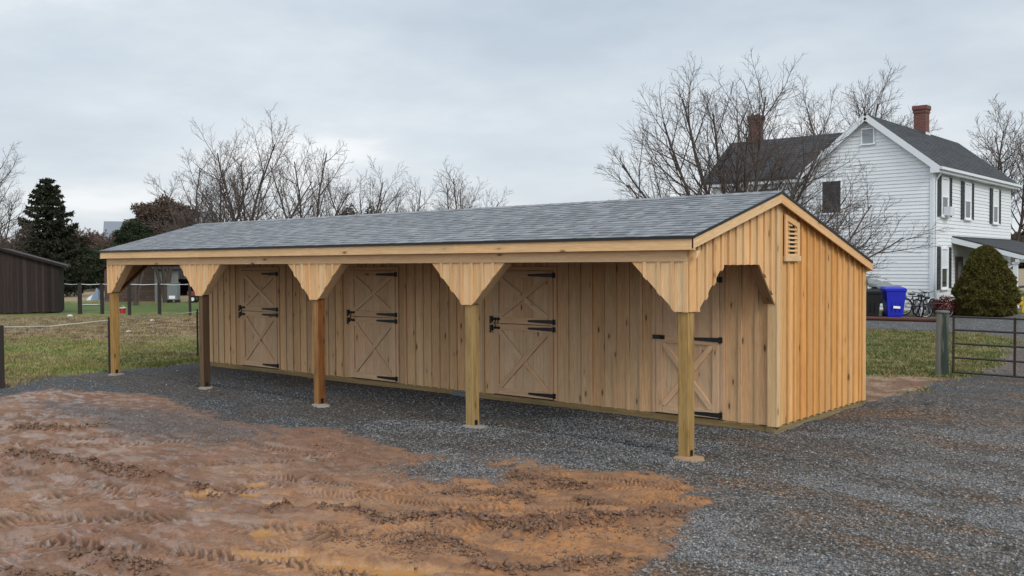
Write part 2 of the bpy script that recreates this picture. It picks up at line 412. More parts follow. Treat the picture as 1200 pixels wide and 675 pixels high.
TRACKS = [([(-6.8, -9.6), (-5.0, -7.0), (-3.6, -5.2)], .2, .022, .12), ([(0.2, -8.6), (1.6, -7.2), (2.0, -6.0)], .2, .022, .12), ([(-2.4, -6.6), (-0.6, -5.9), (0.9, -5.0)], .17, .022, .10),
          ([(-11.5, -9.5), (-9.5, -7.6), (-8.6, -6.0), (-8.8, -4.6)], .33, .026, .19), ([(-8.3, -10), (-7.2, -8.6), (-5.6, -7.9), (-3.9, -7.9)], .3, .026, .17), ([(-3.9, -10.6), (-3.6, -9.0), (-2.4, -8.0), (-0.8, -7.3)], .24, .026, .15), ([(-13, -8.3), (-11, -6.8), (-9.2, -5.4)], .3, .024, .18),
          ([(-3.4, -6.35), (-2.2, -6.05), (-1.08, -5.6), (-0.62, -4.89), (0.2, -4.1)], .22, .030, .115), ([(-3.4, -9.74), (-4.32, -8.44), (-3.6, -7.6), (-2.9, -6.26)], .30, .030, .17),
          ([(-2.9, -9.35), (-1.48, -8.61), (-0.51, -8.17), (0.9, -7.75)], .28, .034, .16), ([(-5.2, -9.9), (-6.6, -8.3), (-7.6, -7.0), (-7.5, -5.2)], .36, .03, .19),
          ([(-0.9, -6.9), (-0.02, -5.29), (1.0, -4.0)], .2, .022, .1), ([(-2.0, -10.4), (-2.64, -9.25), (-3.1, -8.31), (-3.0, -7.4)], .26, .026, .17),
          ([(-1.5, -4.9), (-0.43, -4.0), (0.74, -3.88)], .16, .02, .09), ([(-1.1, -8.0), (-0.22, -6.57), (1.25, -5.3)], .18, .02, .1), ([(-6.2, -5.3), (-3.4, -5.3), (-2.0, -5.7)], .25, .02, .13),
          ([(-9.5, -8.8), (-7.8, -7.4), (-6.6, -6.4), (-6.0, -4.9)], .3, .024, .18), ([(-4.6, -10.2), (-5.2, -8.9), (-5.9, -7.9)], .3, .03, .18)]
PUDS = [(-3.0, -7.06, .42, .12), (-3.15, -6.55, .15, .13), (-2.24, -6.92, .17, .09), (-1.76, -6.70, .21, .09), (-1.46, -7.67, .16, .15), (-0.81, -8.0, .36, .10), (-0.2, -7.8, .26, .08),
        (0.30, -7.60, .48, .11), (-1.7, -5.07, .12, .08), (0.62, -6.62, .13, .05), (-2.55, -7.6, .12, .07), (-2.6, -6.75, .16, .06)]
PUD_DIR = (0.85, 0.53)

def smoothz(x, y):
    z = 0.27 * sst(21.8, 25.2, y) + 0.13 * sst(25.8, 27.2, y)
    z = z * sst(-40, -22, x)
    return z

def zones(x, y):
    wx = x + (fbm(x * 1.1, y * 1.1, 4) - 0.5) * 0.75; wy = y + (fbm(x * 1.1 + 40, y * 1.1 + 9, 4) - 0.5) * 0.75
    fine = (fbm(x * 9, y * 9, 3) - 0.5)
    g = sst(-0.12, 0.12, sd_poly(wx, wy, GRAV) + fine * 0.5)
    m = sst(-0.14, 0.12, sd_poly(wx, wy, MUD) + fine * 0.6)
    g2 = sst(-0.35, 0.25, sd_poly(wx, wy, GPATCH) + fine * 0.9) * 0.9
    g3 = sst(-0.5, 0.4, sd_poly(wx, wy, GMIX) + fine * 1.4) * 0.62
    m = m * (1 - np.maximum(g2, g3))
    d = sst(-0.15, 0.15, sd_poly(wx, wy, DIRT) + fine * 0.8)
    return g, m, d

def ground(x, y):
    """height, colour, wetness, gravel weight, mud weight, grass weight"""
    g, m, d = zones(x, y)
    near = 1 - sst(14, 26, np.hypot(x - CAM.x, y - CAM.y))
    z = smoothz(x, y) + (fbm(x * 0.35, y * 0.35, 3) - 0.5) * 0.05 * sst(15, 40, np.hypot(x + 5, y + 1))
    f1 = fbm(x * 2.2, y * 2.2, 5) - 0.5
    f2_ = fbm(x * 14, y * 14, 4) - 0.5
    lug = np.zeros_like(x); rut = np.zeros_like(x); tw = np.zeros_like(x)
    for L, wd, am, per in TRACKS:
        dd, s, sg = along(x + (f1 * 0.12), y + f1 * 0.08, L)
        ww = 1 - sst(wd * 0.75, wd * 1.05, dd)
        brk = sst(0.22, 0.42, fbm(x * 1.7 + wd * 90, y * 1.7, 2))
        ph = (s + np.abs(sg) * 0.75 + f1 * 0.10) / (per * 0.62) * 2 * np.pi + f2_ * 1.0
        lg = np.clip(np.sin(ph) * 3.0, -1, 1) * (0.55 + 0.9 * vnoise(x * 4.1, y * 4.1))
        lug = np.where(ww * brk > tw, lg * am * 0.36 * ww * brk, lug); tw = np.maximum(tw, ww * brk)
        rut = rut - 0.016 * ww + 0.016 * np.exp(-((dd - wd * 1.15) / 0.07) ** 2)
    clod = np.zeros_like(x); cw = np.zeros_like(x)
    cn = np.abs(fbm(x * 11, y * 11, 4) - 0.5) * 2
    cn2 = vnoise(x * 17, y * 17)
    for L, wd, am in RIDGES:
        dd, s, sg = along(x + f1 * 0.1, y + f2_ * 0.08, L)
        ww = (1 - sst(wd * 0.3, wd * 1.15, dd)) * sst(0.2, 0.5, vnoise(x * 5 + am * 100, y * 5) + 0.15)
        clod = np.maximum(clod, ww * am * 0.85 * (0.25 + 1.3 * np.maximum(cn2, 0.3) * (1 - cn * 0.9))); cw = np.maximum(cw, ww)
    pud = np.zeros_like(x)
    for px, py, a, b in PUDS:
        ux = (x - px) * PUD_DIR[0] + (y - py) * PUD_DIR[1]; uy = -(x - px) * PUD_DIR[1] + (y - py) * PUD_DIR[0]
        rr = np.sqrt((ux / a) ** 2 + (uy / b) ** 2) + (fbm(x * 6, y * 6, 3) - 0.5) * 1.1
        pud = np.maximum(pud, 1 - sst(0.7, 1.35, rr))
    f3_ = fbm(x * 38, y * 38, 3) - 0.5
    rough_ = sst(0.40, 0.62, fbm(x * 1.3 + 50, y * 1.9, 3))
    ter = f1 * 0.038 + f2_ * (0.010 + 0.034 * rough_) + f3_ * (0.006 + 0.020 * rough_) * (1 - 0.8 * tw)
    zm = ter + lug * 1.35 * (1 - pud) + rut + clod
    zm = zm * (1 - pud) + pud * (-0.058 + f2_ * 0.012)
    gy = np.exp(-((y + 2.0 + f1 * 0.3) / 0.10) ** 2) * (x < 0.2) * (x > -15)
    pad = (x > -15) & (x < 0) & (y > -2.2) & (y < 3.3)
    zg = f1 * 0.028 * np.where(pad, 0.4, 1) + (fbm(x * 22, y * 22, 3) - 0.5) * 0.028 + (fbm(x * 5, y * 2.2, 3) - 0.5) * 0.03 * np.where(pad, 0.3, 1) - gy * 0.05
    # loose heap of stone by the rear corner of the barn
    zg = zg + 0.16 * np.exp(-(((x - 1.15) / 0.9) ** 2 + ((y - 3.6) / 1.9) ** 2)) * (0.6 + 0.8 * f1)
    zg = zg + 0.014 * np.sin((y * 0.92 + x * 0.25 + f1 * 1.2) * 5.0) * (x > 0.8) * near
    zd = f1 * 0.07 + f2_ * 0.03
    zgr = f1 * 0.05 + f2_ * 0.02
    gr = np.clip(1 - np.maximum(np.maximum(g, m), d), 0, 1)
    flat = sst(-0.05, 0.4, -np.maximum(np.maximum(-14.9 - x, x - 0.05), np.maximum(-0.15 - y, y - 3.4)))
    zz = zgr * (1 - d) + zd * d
    zz = zz * (1 - g) + (zg + 0.05 * (fbm(x * 0.8 + 33, y * 1.9, 4) - 0.5)) * g
    zz = zz * (1 - m) + zm * m
    zz = zz * (1 - flat * 0.8)
    z = z + zz * np.where(near > 0, 0.35 + 0.65 * near, 0.35)
    # ---------------- colours
    n0 = fbm(x * 0.8 + 5, y * 0.8, 4); n1 = fbm(x * 3.1, y * 3.1 + 30, 4); n2 = fbm(x * 25, y * 25, 3)
    C = lambda a: np.array(a)[None, :]
    mx = lambda A, B, t: A * (1 - t[:, None]) + B * t[:, None]
    one = np.ones_like(x)
    # mud: redder and wetter to the left, sandy orange to the right
    left = 1 - sst(-3.4, 0.6, x + 0.5 * (y + 7) + (n0 - 0.5) * 3)
    mud = mx(C((0.345, 0.165, 0.070)) * one[:, None], C((0.225, 0.120, 0.077)) * one[:, None], left)
    mud = mx(mud, C((0.20, 0.118, 0.074)), sst(0.42, 0.62, n1) * 0.6)
    mud = mx(mud, C((0.32, 0.195, 0.115)), sst(0.52, 0.72, n0) * 0.4)
    mud = mx(mud, C((0.10, 0.05, 0.03)), np.clip(cw * (0.55 + 0.5 * n2), 0, 1) * 0.8)
    mud = mx(mud, C((0.10, 0.055, 0.036)), sst(0.56, 0.70, n2) * 0.4)
    mud = mx(mud, C((0.26, 0.150, 0.095)), sst(0.56, 0.72, fbm(x * 7 + 9, y * 12, 3)) * 0.45)
    mud = mx(mud, C((0.12, 0.066, 0.044)), sst(0.54, 0.68, fbm(x * 2.3 + 21, y * 5.0, 4)) * 0.45)
    # shading painted into the tread prints: troughs darker, ridges lighter, so the relief shows
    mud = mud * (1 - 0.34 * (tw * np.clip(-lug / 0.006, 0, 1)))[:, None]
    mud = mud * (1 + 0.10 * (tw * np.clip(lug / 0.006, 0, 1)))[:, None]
    mud = mx(mud, C((0.32, 0.16, 0.055)), sst(0.1, 0.6, pud))
    gbr = fbm(x * 0.9 + 70, y * 2.2, 4)
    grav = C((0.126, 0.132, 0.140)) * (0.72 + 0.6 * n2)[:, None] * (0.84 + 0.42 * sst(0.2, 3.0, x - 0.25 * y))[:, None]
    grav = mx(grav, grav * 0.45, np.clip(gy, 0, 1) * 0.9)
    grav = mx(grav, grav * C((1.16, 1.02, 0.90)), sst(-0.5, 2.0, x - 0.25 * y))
    grav = mx(grav, C((0.135, 0.115, 0.098)), (1 - sst(0.40, 0.58, fbm(x * 0.8 + 33, y * 1.9, 4))) * 0.7)
    grav = mx(grav, C((0.17, 0.12, 0.085)), sst(0.52, 0.64, gbr) * 0.5 * sst(-1.5, 0.5, x))
    grav = mx(grav, C((0.23, 0.145, 0.09)), sst(0.60, 0.72, gbr) * 0.55 * sst(-0.8, 0.5, x) * (1 - sst(8, 12, y)))
    lane = sst(8.5, 11, y)
    grav = mx(grav, C((0.20, 0.165, 0.135)) * (0.7 + 0.6 * n1)[:, None], lane * 0.8 * (1 - sst(20.5, 22, y)))
    grav = mx(grav, C((0.175, 0.175, 0.175)) * (0.7 + 0.6 * n1)[:, None], sst(20.5, 22, y))
    dirt = mx(C((0.18, 0.105, 0.065)) * one[:, None], C((0.30, 0.20, 0.13)), sst(0.4, 0.65, n1))
    dirt = mx(dirt, C((0.09, 0.05, 0.03)), sst(0.5, 0.7, n2) * 0.6)
    # pasture in bands across the view direction
    D = (x - CAM.x) * f0.x + (y - CAM.y) * f0.y + (n0 - 0.5) * 7
    green = mx(C((0.115, 0.140, 0.035)) * one[:, None], C((0.20, 0.19, 0.07)), sst(0.4, 0.65, n1))
    straw = C((0.25, 0.19, 0.115)); soil = C((0.115, 0.075, 0.05))
    brownw = np.clip(sst(29, 33, D) * (1 - sst(44, 47, D)) * 0.75 + (1 - sst(19.5, 22.5, D)) * 0.8 + sst(0.54, 0.68, n0) * 0.5, 0, 1)
    pas = mx(green, mx(straw * one[:, None], soil * one[:, None], sst(0.45, 0.6, n1)), brownw)
    pas = mx(pas, C((0.075, 0.13, 0.03)) * one[:, None], sst(48, 51, D) * (1 - sst(59, 62, D)) * 0.75)
    pas = mx(pas, C((0.30, 0.235, 0.15)) * (0.85 + 0.3 * n0)[:, None], sst(63, 66, D))
    law = mx(C((0.085, 0.105, 0.03)) * one[:, None], C((0.17, 0.15, 0.06)), sst(0.42, 0.62, n1))
    rt = sst(-8, -5, x) * (y > 5)
    pas = mx(pas, law, rt * (1 - 0 * x))
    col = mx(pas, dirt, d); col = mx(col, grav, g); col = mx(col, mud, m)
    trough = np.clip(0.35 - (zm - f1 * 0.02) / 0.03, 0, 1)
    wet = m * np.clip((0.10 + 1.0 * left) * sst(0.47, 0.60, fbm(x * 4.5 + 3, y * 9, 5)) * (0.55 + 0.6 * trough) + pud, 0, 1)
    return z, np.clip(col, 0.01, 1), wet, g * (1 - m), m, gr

# polar sheet about the place the photographer stood: fine where it is seen close, coarse elsewhere
fine_a = np.linspace(-R(36), R(36), 1150); coarse = np.linspace(R(36), R(324), 90)[1:-1]
ang = np.concatenate([fine_a, coarse])
rad = [0.0]
rr = 0.8
while rr < 6: rad.append(rr); rr += 0.4
while rr < 62: rad.append(rr); rr += max(0.012, rr * rr / 5200)
while rr < 3000: rad.append(rr); rr *= 1.06
rad = np.array(rad[1:])
A_, R_ = np.meshgrid(ang, rad)
th = A_ + math.atan2(f0.y, f0.x)
gx = (CAM.x + np.cos(th) * R_).ravel(); gyy = (CAM.y + np.sin(th) * R_).ravel()
Z, Cc, Wt, Gv, Md, Gr = ground(gx, gyy)
na, nr = len(ang), len(rad)
Vg = np.stack([gx, gyy, Z], 1)
Vg = np.vstack([Vg, [[CAM.x, CAM.y, 0.0]]])
ii = np.arange(na); jn = (ii + 1) % na
F = []
for k in range(nr - 1):
    F.append(np.stack([k * na + ii, (k + 1) * na + ii, (k + 1) * na + jn, k * na + jn], 1))
F = np.concatenate(F)
F = F[:, ::-1]
cen = np.stack([np.full(na, nr * na), ii, jn, jn], 1)

m, nt, b = new_mat('ground_surface'); q = NB(nt)
tc = q.n('TexCoord').outputs['Object']
colA = q.n('Attribute', attribute_name='zone').outputs['Color']
wet = q.n('Attribute', attribute_name='wet').outputs['Fac']; grv = q.n('Attribute', attribute_name='grav').outputs['Fac']
vo = q.n('TexVoronoi', feature='F1'); vo.inputs['Scale'].default_value = 34.0; q.l(tc, vo.inputs['Vector'])
vs = q.n('SeparateColor'); q.l(vo.outputs['Color'], vs.inputs[0])
stone = q.ramp(vs.outputs[0], [(0.0, 0.45), (0.6, 0.95), (0.9, 1.45), (1.0, 2.2)])
edge = q.ramp(vo.outputs['Distance'], [(0.25, 1.0), (0.62, 0.45)])
sm = q.math('MULTIPLY', stone, edge)
stc = q.n('VectorMath', operation='SCALE'); q.l(colA, stc.inputs[0]); q.l(sm, stc.inputs['Scale'])
c1 = q.mix(grv, colA, stc.outputs[0])
fn = q.noise(tc, 55, 4, 0.65)
c1 = q.mix(q.ramp(fn, [(0.38, 0.5), (0.6, 0.0)]), c1, q.mix(0.5, c1, (0.03, 0.02, 0.015)))
q.l(c1, b.inputs['Base Color'])
rg = q.math('SUBTRACT', 0.82, q.math('MULTIPLY', wet, 0.56))
rg = q.math('ADD', rg, q.math('MULTIPLY', q.math('SUBTRACT', fn, 0.5), 0.2))
q.l(rg, b.inputs['Roughness']); q.l(q.math('ADD', q.math('MULTIPLY', wet, 0.65), 0.18), b.inputs['Specular IOR Level'])
q.bump(q.math('ADD', q.math('MULTIPLY', q.math('MULTIPLY', vo.outputs['Distance'], -1.2), grv), q.math('MULTIPLY', fn, q.math('SUBTRACT', 1.0, q.math('MULTIPLY', wet, 0.85)))), 0.7, 0.012, b)
M['ground'] = m
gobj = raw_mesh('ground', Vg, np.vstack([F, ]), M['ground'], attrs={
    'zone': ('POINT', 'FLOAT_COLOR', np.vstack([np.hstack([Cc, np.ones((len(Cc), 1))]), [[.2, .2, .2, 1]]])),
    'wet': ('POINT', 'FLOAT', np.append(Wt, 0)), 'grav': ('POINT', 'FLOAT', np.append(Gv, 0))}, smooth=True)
tag(gobj, kind='structure')

def gz(x, y):
    return float(ground(np.array([float(x)]), np.array([float(y)]))[0][0])

# puddles: flat muddy water standing in the hollows
m, nt, b = new_mat('muddy_water'); q = NB(nt)
n = q.noise(q.n('TexCoord').outputs['Object'], 5, 3)
q.l(q.mix(n, (0.34, 0.160, 0.045), (0.40, 0.20, 0.062)), b.inputs['Base Color']); b.inputs['Roughness'].default_value = 0.12
b.inputs['Specular IOR Level'].default_value = 0.4
M['puddle'] = m
for k_, (px, py, a, bb) in enumerate(PUDS):
    mb = MB(); k = 28
    pts = []
    for j in range(k):
        t = 2 * math.pi * j / k; s = 1.25
        ux, uy = a * s * math.cos(t), bb * s * math.sin(t)
        pts.append((px + ux * PUD_DIR[0] - uy * PUD_DIR[1], py + ux * PUD_DIR[1] + uy * PUD_DIR[0], -0.047 - 0.0013 * k_))
    mb.poly(pts)
    tag(mb.build('puddle', M['puddle']), kind='structure')

# ------------------------------------------------------------------ loose gravel stones
def scatter_stones(N, size, region, nm, mat, colw):
    c = region(N)
    x, y = c[:, 0], c[:, 1]
    g, mm, d = zones(x, y)
    inside = (x > -14.8) & (x < 0.0) & (y > -0.1) & (y < 3.4)
    dn = 0.25 + 0.75 * sst(0.40, 0.58, fbm(x * 0.8 + 33, y * 1.9, 4))
    keep = (rng.random(len(x)) < (g * (1 - mm) * dn + 0.03 * mm * sst(.5, .7, fbm(x * 2, y * 2, 2)))) & ~inside
    x, y = x[keep], y[keep]
    z = ground(x, y)[0]
    n = len(x)
    s = size * (0.45 + 1.3 * rng.random(n) ** 2.5)
    base = np.array([(1, 0, 0), (0, 1, 0), (-1, 0, 0), (0, -1, 0), (0.2, 0.1, 0.8), (-.1, -.15, -0.8)])
    V = base[None] * (0.55 + 0.6 * rng.random((n, 6, 1))) + (rng.random((n, 6, 3)) - 0.5) * 0.5
    V[:, :, 2] *= 0.75
    a = rng.random(n) * 6.28; ca, sa = np.cos(a), np.sin(a)
    X = V[:, :, 0] * ca[:, None] - V[:, :, 1] * sa[:, None]; Y = V[:, :, 0] * sa[:, None] + V[:, :, 1] * ca[:, None]
    V = np.stack([X, Y, V[:, :, 2]], 2) * s[:, None, None]
    V += np.stack([x, y, z + s * 0.12], 1)[:, None, :]
    f = np.array([(0, 1, 4), (1, 2, 4), (2, 3, 4), (3, 0, 4), (1, 0, 5), (2, 1, 5), (3, 2, 5), (0, 3, 5)])
    Fc = (np.arange(n) * 6)[:, None, None] + f[None]
    rv = np.repeat(rng.random(n), 8)
    o = raw_mesh(nm, V.reshape(-1, 3), Fc.reshape(-1, 3), mat, attrs={'rnd': ('FACE', 'FLOAT', rv)})
    return o
m, nt, b = new_mat('crushed_stone'); q = NB(nt)
f = q.n('Attribute', attribute_name='rnd').outputs['Fac']
q.l(q.ramp(f, [(0.0, (0.085, 0.086, 0.088)), (0.45, (0.145, 0.147, 0.150)), (0.86, (0.225, 0.226, 0.226)), (0.93, (0.19, 0.135, 0.10)), (1.0, (0.36, 0.36, 0.35))]), b.inputs['Base Color'])
b.inputs['Roughness'].default_value = 0.55
M['stone'] = m
def sector(r0_, r1_, a0, a1, N):
    u = rng.random(N)
    rr_ = r0_ * (r1_ / r0_) ** u            # even in log distance: more where it shows larger
    aa = math.atan2(f0.y, f0.x) + R(a0) + (R(a1) - R(a0)) * rng.random(N)
    return np.stack([CAM.x + rr_ * np.cos(aa), CAM.y + rr_ * np.sin(aa)], 1)
def reg(N): return np.vstack([sector(6.6, 15, -32, 9, int(N * 0.62)), sector(9, 24, -32, 31, int(N * 0.38))])
gs = scatter_stones(230000, 0.0125, reg, 'gravel', M['stone'], 1)
tag(gs, kind='stuff')

# lumps of torn soil along the ruts
def clods(N):
    px, py, sz, dk = [], [], [], []
    for L, wd, am in RIDGES:
        L = np.array(L); seg = np.hypot(*(L[1:] - L[:-1]).T); tot = seg.sum()
        n = int(300 * tot * (wd + .1) / .3)
        t = rng.random(n) * tot; k_ = np.searchsorted(np.cumsum(seg), t).clip(0, len(seg) - 1)
        f_ = (t - (np.cumsum(seg) - seg)[k_]) / seg[k_]
        P0 = L[k_] + (L[k_ + 1] - L[k_]) * f_[:, None] + rng.normal(size=(n, 2)) * wd * .42
        px.append(P0[:, 0]); py.append(P0[:, 1]); sz.append(0.006 + 0.036 * rng.random(n) ** 3.2); dk.append(0.15 + .35 * rng.random(n))
    c = sector(6.6, 17, -32, 12, N)
    k_ = rng.random(N) < sst(.47, .64, fbm(c[:, 0] * 1.6 + 8, c[:, 1] * 2.6, 3))
    c = c[k_]
    px.append(c[:, 0]); py.append(c[:, 1]); sz.append(0.006 + 0.016 * rng.random(len(c)) ** 3); dk.append(0.2 + .8 * rng.random(len(c)))
    x, y, s, dk = map(np.concatenate, (px, py, sz, dk))
    z, _, w_, g, mm, _g = ground(x, y)
    k_ = (mm > .5) & (z > -0.05)
    x, y, z, s, dk = x[k_], y[k_], z[k_], s[k_], dk[k_]; n = len(x)
    base = np.array([(1, 0, 0), (.5, .87, 0), (-.5, .87, 0), (-1, 0, 0), (-.5, -.87, 0), (.5, -.87, 0), (0.1, 0.1, 0.75), (0, 0, -.5)])
    V = base[None] * (0.4 + 1.0 * rng.random((n, 8, 1))) + (rng.random((n, 8, 3)) - 0.5) * 0.7
    V = V * (0.55 + 0.9 * rng.random((n, 1, 3)))
    aa = rng.random(n) * 6.28; V = np.stack([V[:, :, 0] * np.cos(aa)[:, None] - V[:, :, 1] * np.sin(aa)[:, None], V[:, :, 0] * np.sin(aa)[:, None] + V[:, :, 1] * np.cos(aa)[:, None], V[:, :, 2]], 2)
    V = V * s[:, None, None]; V += np.stack([x, y, z + s * 0.15], 1)[:, None, :]
    f = np.array([(i, (i + 1) % 6, 6) for i in range(6)] + [((i + 1) % 6, i, 7) for i in range(6)])
    Fc = (np.arange(n) * 8)[:, None, None] + f[None]
    return raw_mesh('soil_clods', V.reshape(-1, 3), Fc.reshape(-1, 3), varied('torn_soil', (0.075, 0.040, 0.026), (0.27, 0.145, 0.080), 0.6, spec=.45), attrs={'rnd': ('FACE', 'FLOAT', np.repeat(dk, 12))})
tag(clods(60000), kind='stuff')

# ------------------------------------------------------------------ grass
def make_grass(N, hgt, region, nm, mat):
    c = region(N); x, y = c[:, 0], c[:, 1]
    z, col, _, g, mm, gr = ground(x, y)
    dens = np.clip(gr, 0, 1) * (0.25 + 0.75 * sst(0.38, 0.6, fbm(x * 1.3, y * 1.3, 3)))
    keep = rng.random(len(x)) < dens
    x, y, z, col = x[keep], y[keep], z[keep], col[keep]
    n = len(x); h = hgt * (0.4 + rng.random(n)); a = rng.random(n) * 6.28
    wdt = 0.010 + 0.014 * rng.random(n)
    lean = (rng.random((n, 2)) - 0.5) * h[:, None] * 1.6
    V = np.zeros((n, 3, 3))
    V[:, 0] = np.stack([x - np.cos(a) * wdt, y - np.sin(a) * wdt, z - 0.005], 1)
    V[:, 1] = np.stack([x + np.cos(a) * wdt, y + np.sin(a) * wdt, z - 0.005], 1)
    V[:, 2] = np.stack([x + lean[:, 0], y + lean[:, 1], z + h], 1)
    Fc = np.arange(n * 3).reshape(-1, 3)
    cc = col * (0.75 + 0.7 * rng.random((n, 1)))
    dry = rng.random(n) < 0.22
    cc[dry] = cc[dry] * 0.5 + np.array([0.16, 0.12, 0.06])
    return raw_mesh(nm, V.reshape(-1, 3), Fc, mat, attrs={'zone': ('FACE', 'FLOAT_COLOR', np.hstack([cc, np.ones((n, 1))]))})
m, nt, b = new_mat('grass_blades'); q = NB(nt)
q.l(q.n('Attribute', attribute_name='zone').outputs['Color'], b.inputs['Base Color']); b.inputs['Roughness'].default_value = 0.7
b.inputs['Specular IOR Level'].default_value = 0.2
M['grass'] = m
def reg_g(N): return np.vstack([sector(18.5, 50, 12, 32, int(N * 0.7)), sector(19, 40, -32, -17, int(N * 0.3))])
gg = make_grass(330000, 0.055, reg_g, 'grass', M['grass'])
tag(gg, kind='stuff')

# ------------------------------------------------------------------ the horse barn
L0, L1 = -14.82, 0.0            # left and right gable planes
YF, YW, YB = -2.47, 0.0, 3.36   # front of posts, stall wall, rear wall
EZ, RZ, BZ = 2.79, 3.455, 2.455 # roof top at front eave, ridge and rear eave
EY, RY, BY = -2.60, -0.13, 3.42
def roof_z(y):
    return np.interp(y, [EY, RY, BY], [EZ, RZ, BZ])
UND = 0.055                     # roof thickness
def underside(y): return float(roof_z(y)) - UND
barn = empty('horse_barn', (0, 0, 0))
tag(barn, 'long new unpainted wooden shed row horse barn with grey shingle roof and open front overhang', 'barn')

def strip(mb, a0, a1, bot, top, O, A, N, t, r=None, bumpz=0.0):
    """vertical board between a0 and a1; bot/top are breakpoint lists"""
    xs = sorted({a0, a1, *[p[0] for p in bot if a0 < p[0] < a1], *[p[0] for p in top if a0 < p[0] < a1]})
    fb = lambda a: float(np.interp(a, [p[0] for p in bot], [p[1] for p in bot])) - bumpz
    ft = lambda a: float(np.interp(a, [p[0] for p in top], [p[1] for p in top]))
    lo = [(a, fb(a)) for a in xs]; hi = [(a, ft(a)) for a in reversed(xs)]
    if max(h[1] for h in hi) - min(l[1] for l in lo) < 0.02: return
    # drop zero-height corners
    pl = lo + hi
    mb.prism(pl, O, A, (0, 0, 1), N, t, r, 'b')

def board_wall(name, a0, a1, bot, top, O, A, N, mat, pitch=0.24, bat=0.048, phase=0.0, parent=None, backs=True):
    mb = MB()
    a = a0 - phase
    edges = []
    while a < a1:
        e0, e1 = max(a, a0), min(a + pitch, a1)
        if e1 - e0 > 0.01:
            strip(mb, e0 + 0.0015, e1 - 0.0015, bot, top, O, A, N, 0.022 + random.uniform(-.001, .0015))
        edges.append(a); a += pitch * random.uniform(0.97, 1.03)
    for e in edges[1:]:
        if a0 + 0.04 < e < a1 - 0.04:
            w_ = bat * random.uniform(0.92, 1.06)
            strip(mb, e - w_ / 2, e + w_ / 2, bot, top, Vector(O) + Vector(N) * 0.0245, A, N, 0.027, None, 0.003)
    return mb.build(name, mat, parent if parent else barn, bevel=0.0)

e = 0.002
ARCH = [(-2.50, 1.85), (-2.29, 1.85), (-2.27, 1.85), (-1.61, 2.43), (-0.57, 2.43), (-0.06, 1.84), (-0.058, 0.10), (3.4, 0.10)]
TOPG = [(EY, underside(EY)), (RY, underside(RY)), (BY, underside(BY))]
# right gable: overhang part (paler) and stall part (more orange)
gw = board_wall('gable_wall', -2.47, -0.06, ARCH[:6], TOPG, (0, 0, 0), (0, 1, 0), (1, 0, 0), M['gable_pale'], 0.205, 0.05, 0.03)
board_wall('gable_wall', -0.055, 3.36, [(-0.06, 0.10), (3.4, 0.10)], TOPG, (0, 0, 0), (0, 1, 0), (1, 0, 0), M['gable'], 0.235, 0.05, 0.10)
board_wall('gable_wall', -2.47, -0.06, ARCH[:6], TOPG, (L0, 0, 0), (0, 1, 0), (-1, 0, 0), M['gable_pale'], 0.205, 0.05, 0.03)
board_wall('gable_wall', -0.055, 3.36, [(-0.06, 0.10), (3.4, 0.10)], TOPG, (L0, 0, 0), (0, 1, 0), (-1, 0, 0), M['gable'], 0.235, 0.05, 0.10)
board_wall('rear_wall', L0, L1, [(L0, 0.10), (L1, 0.10)], [(L0, underside(3.36)), (L1, underside(3.36))], (0, 3.36, 0), (1, 0, 0), (0, 1, 0), M['gable'], 0.24)
# corner trim of the stall block
mb = MB(); mb.box(0.024, 0.052, -0.062, 0.055, 0.09, 3.30); mb.box(-0.10, 0.022, -0.062, -0.034, 0.09, 3.30)
mb.build('corner_trim', M['gable_pale'], barn, bevel=0.003)
mb = MB(); mb.box(0.024, 0.05, 3.27, 3.385, 0.09, 2.38); mb.box(-0.09, 0.052, 3.386, 3.41, 0.09, 2.38)
mb.build('corner_trim', M['gable'], barn, bevel=0.003)
mb = MB(); mb.box(L0 - 0.05, L0 + 0.09, -0.06, -0.034, 0.09, 3.30)
mb.build('corner_trim', M['front'], barn, bevel=0.003)

# front stall wall with openings for the doors
DOORS = [(-13.27, -11.90), (-9.35, -7.98), (-5.37, -4.02)]
TACK = (-1.97, -0.87)
DT = 2.33
b_ = [(L0, 0.10)]
for a, c in DOORS + [TACK]:
    b_ += [(a - 0.051, 0.10), (a - 0.05, DT + 0.05), (c + 0.05, DT + 0.05), (c + 0.051, 0.10)]
b_ += [(L1, 0.10)]
def front_wall():
    mb = MB()
    segs = []; prev = L0
    for a, c in DOORS + [TACK]:
        segs.append((prev, a - 0.05, 0.10)); segs.append((a - 0.05, c + 0.05, DT + 0.05)); prev = c + 0.05
    segs.append((prev, L1 - 0.0, 0.10))
    top = [(L0, underside(0)), (L1, underside(0))]
    for s0, s1, zb in segs:
        n = max(1, round((s1 - s0) / 0.235)); st = (s1 - s0) / n
        for i in range(n):
            strip(mb, s0 + i * st + 0.0015, s0 + (i + 1) * st - 0.0015, [(s0 - 1, zb), (s1 + 1, zb)], top, (0, 0, 0), (1, 0, 0), (0, -1, 0), 0.022)
            if i > 0:
                c = s0 + i * st + random.uniform(-.012, .012)
                strip(mb, c - 0.027, c + 0.027, [(s0 - 1, zb), (s1 + 1, zb)], top, (0, -0.0245, 0), (1, 0, 0), (0, -1, 0), 0.02, None, 0.006)
    return mb.build('front_wall', M['front'], barn)
front_wall()

def door_casing(x0, x1):
    mb = MB()
    mb.box(x0 - 0.075, x0 - 0.008, -0.052, -0.024, 0.11, DT + 0.075)
    mb.box(x1 + 0.008, x1 + 0.075, -0.052, -0.024, 0.11, DT + 0.075)
    mb.box(x0 - 0.006, x1 + 0.006, -0.052, -0.024, DT + 0.008, DT + 0.075)
    return mb.build('door_casing', M['door'], barn, bevel=0.003)

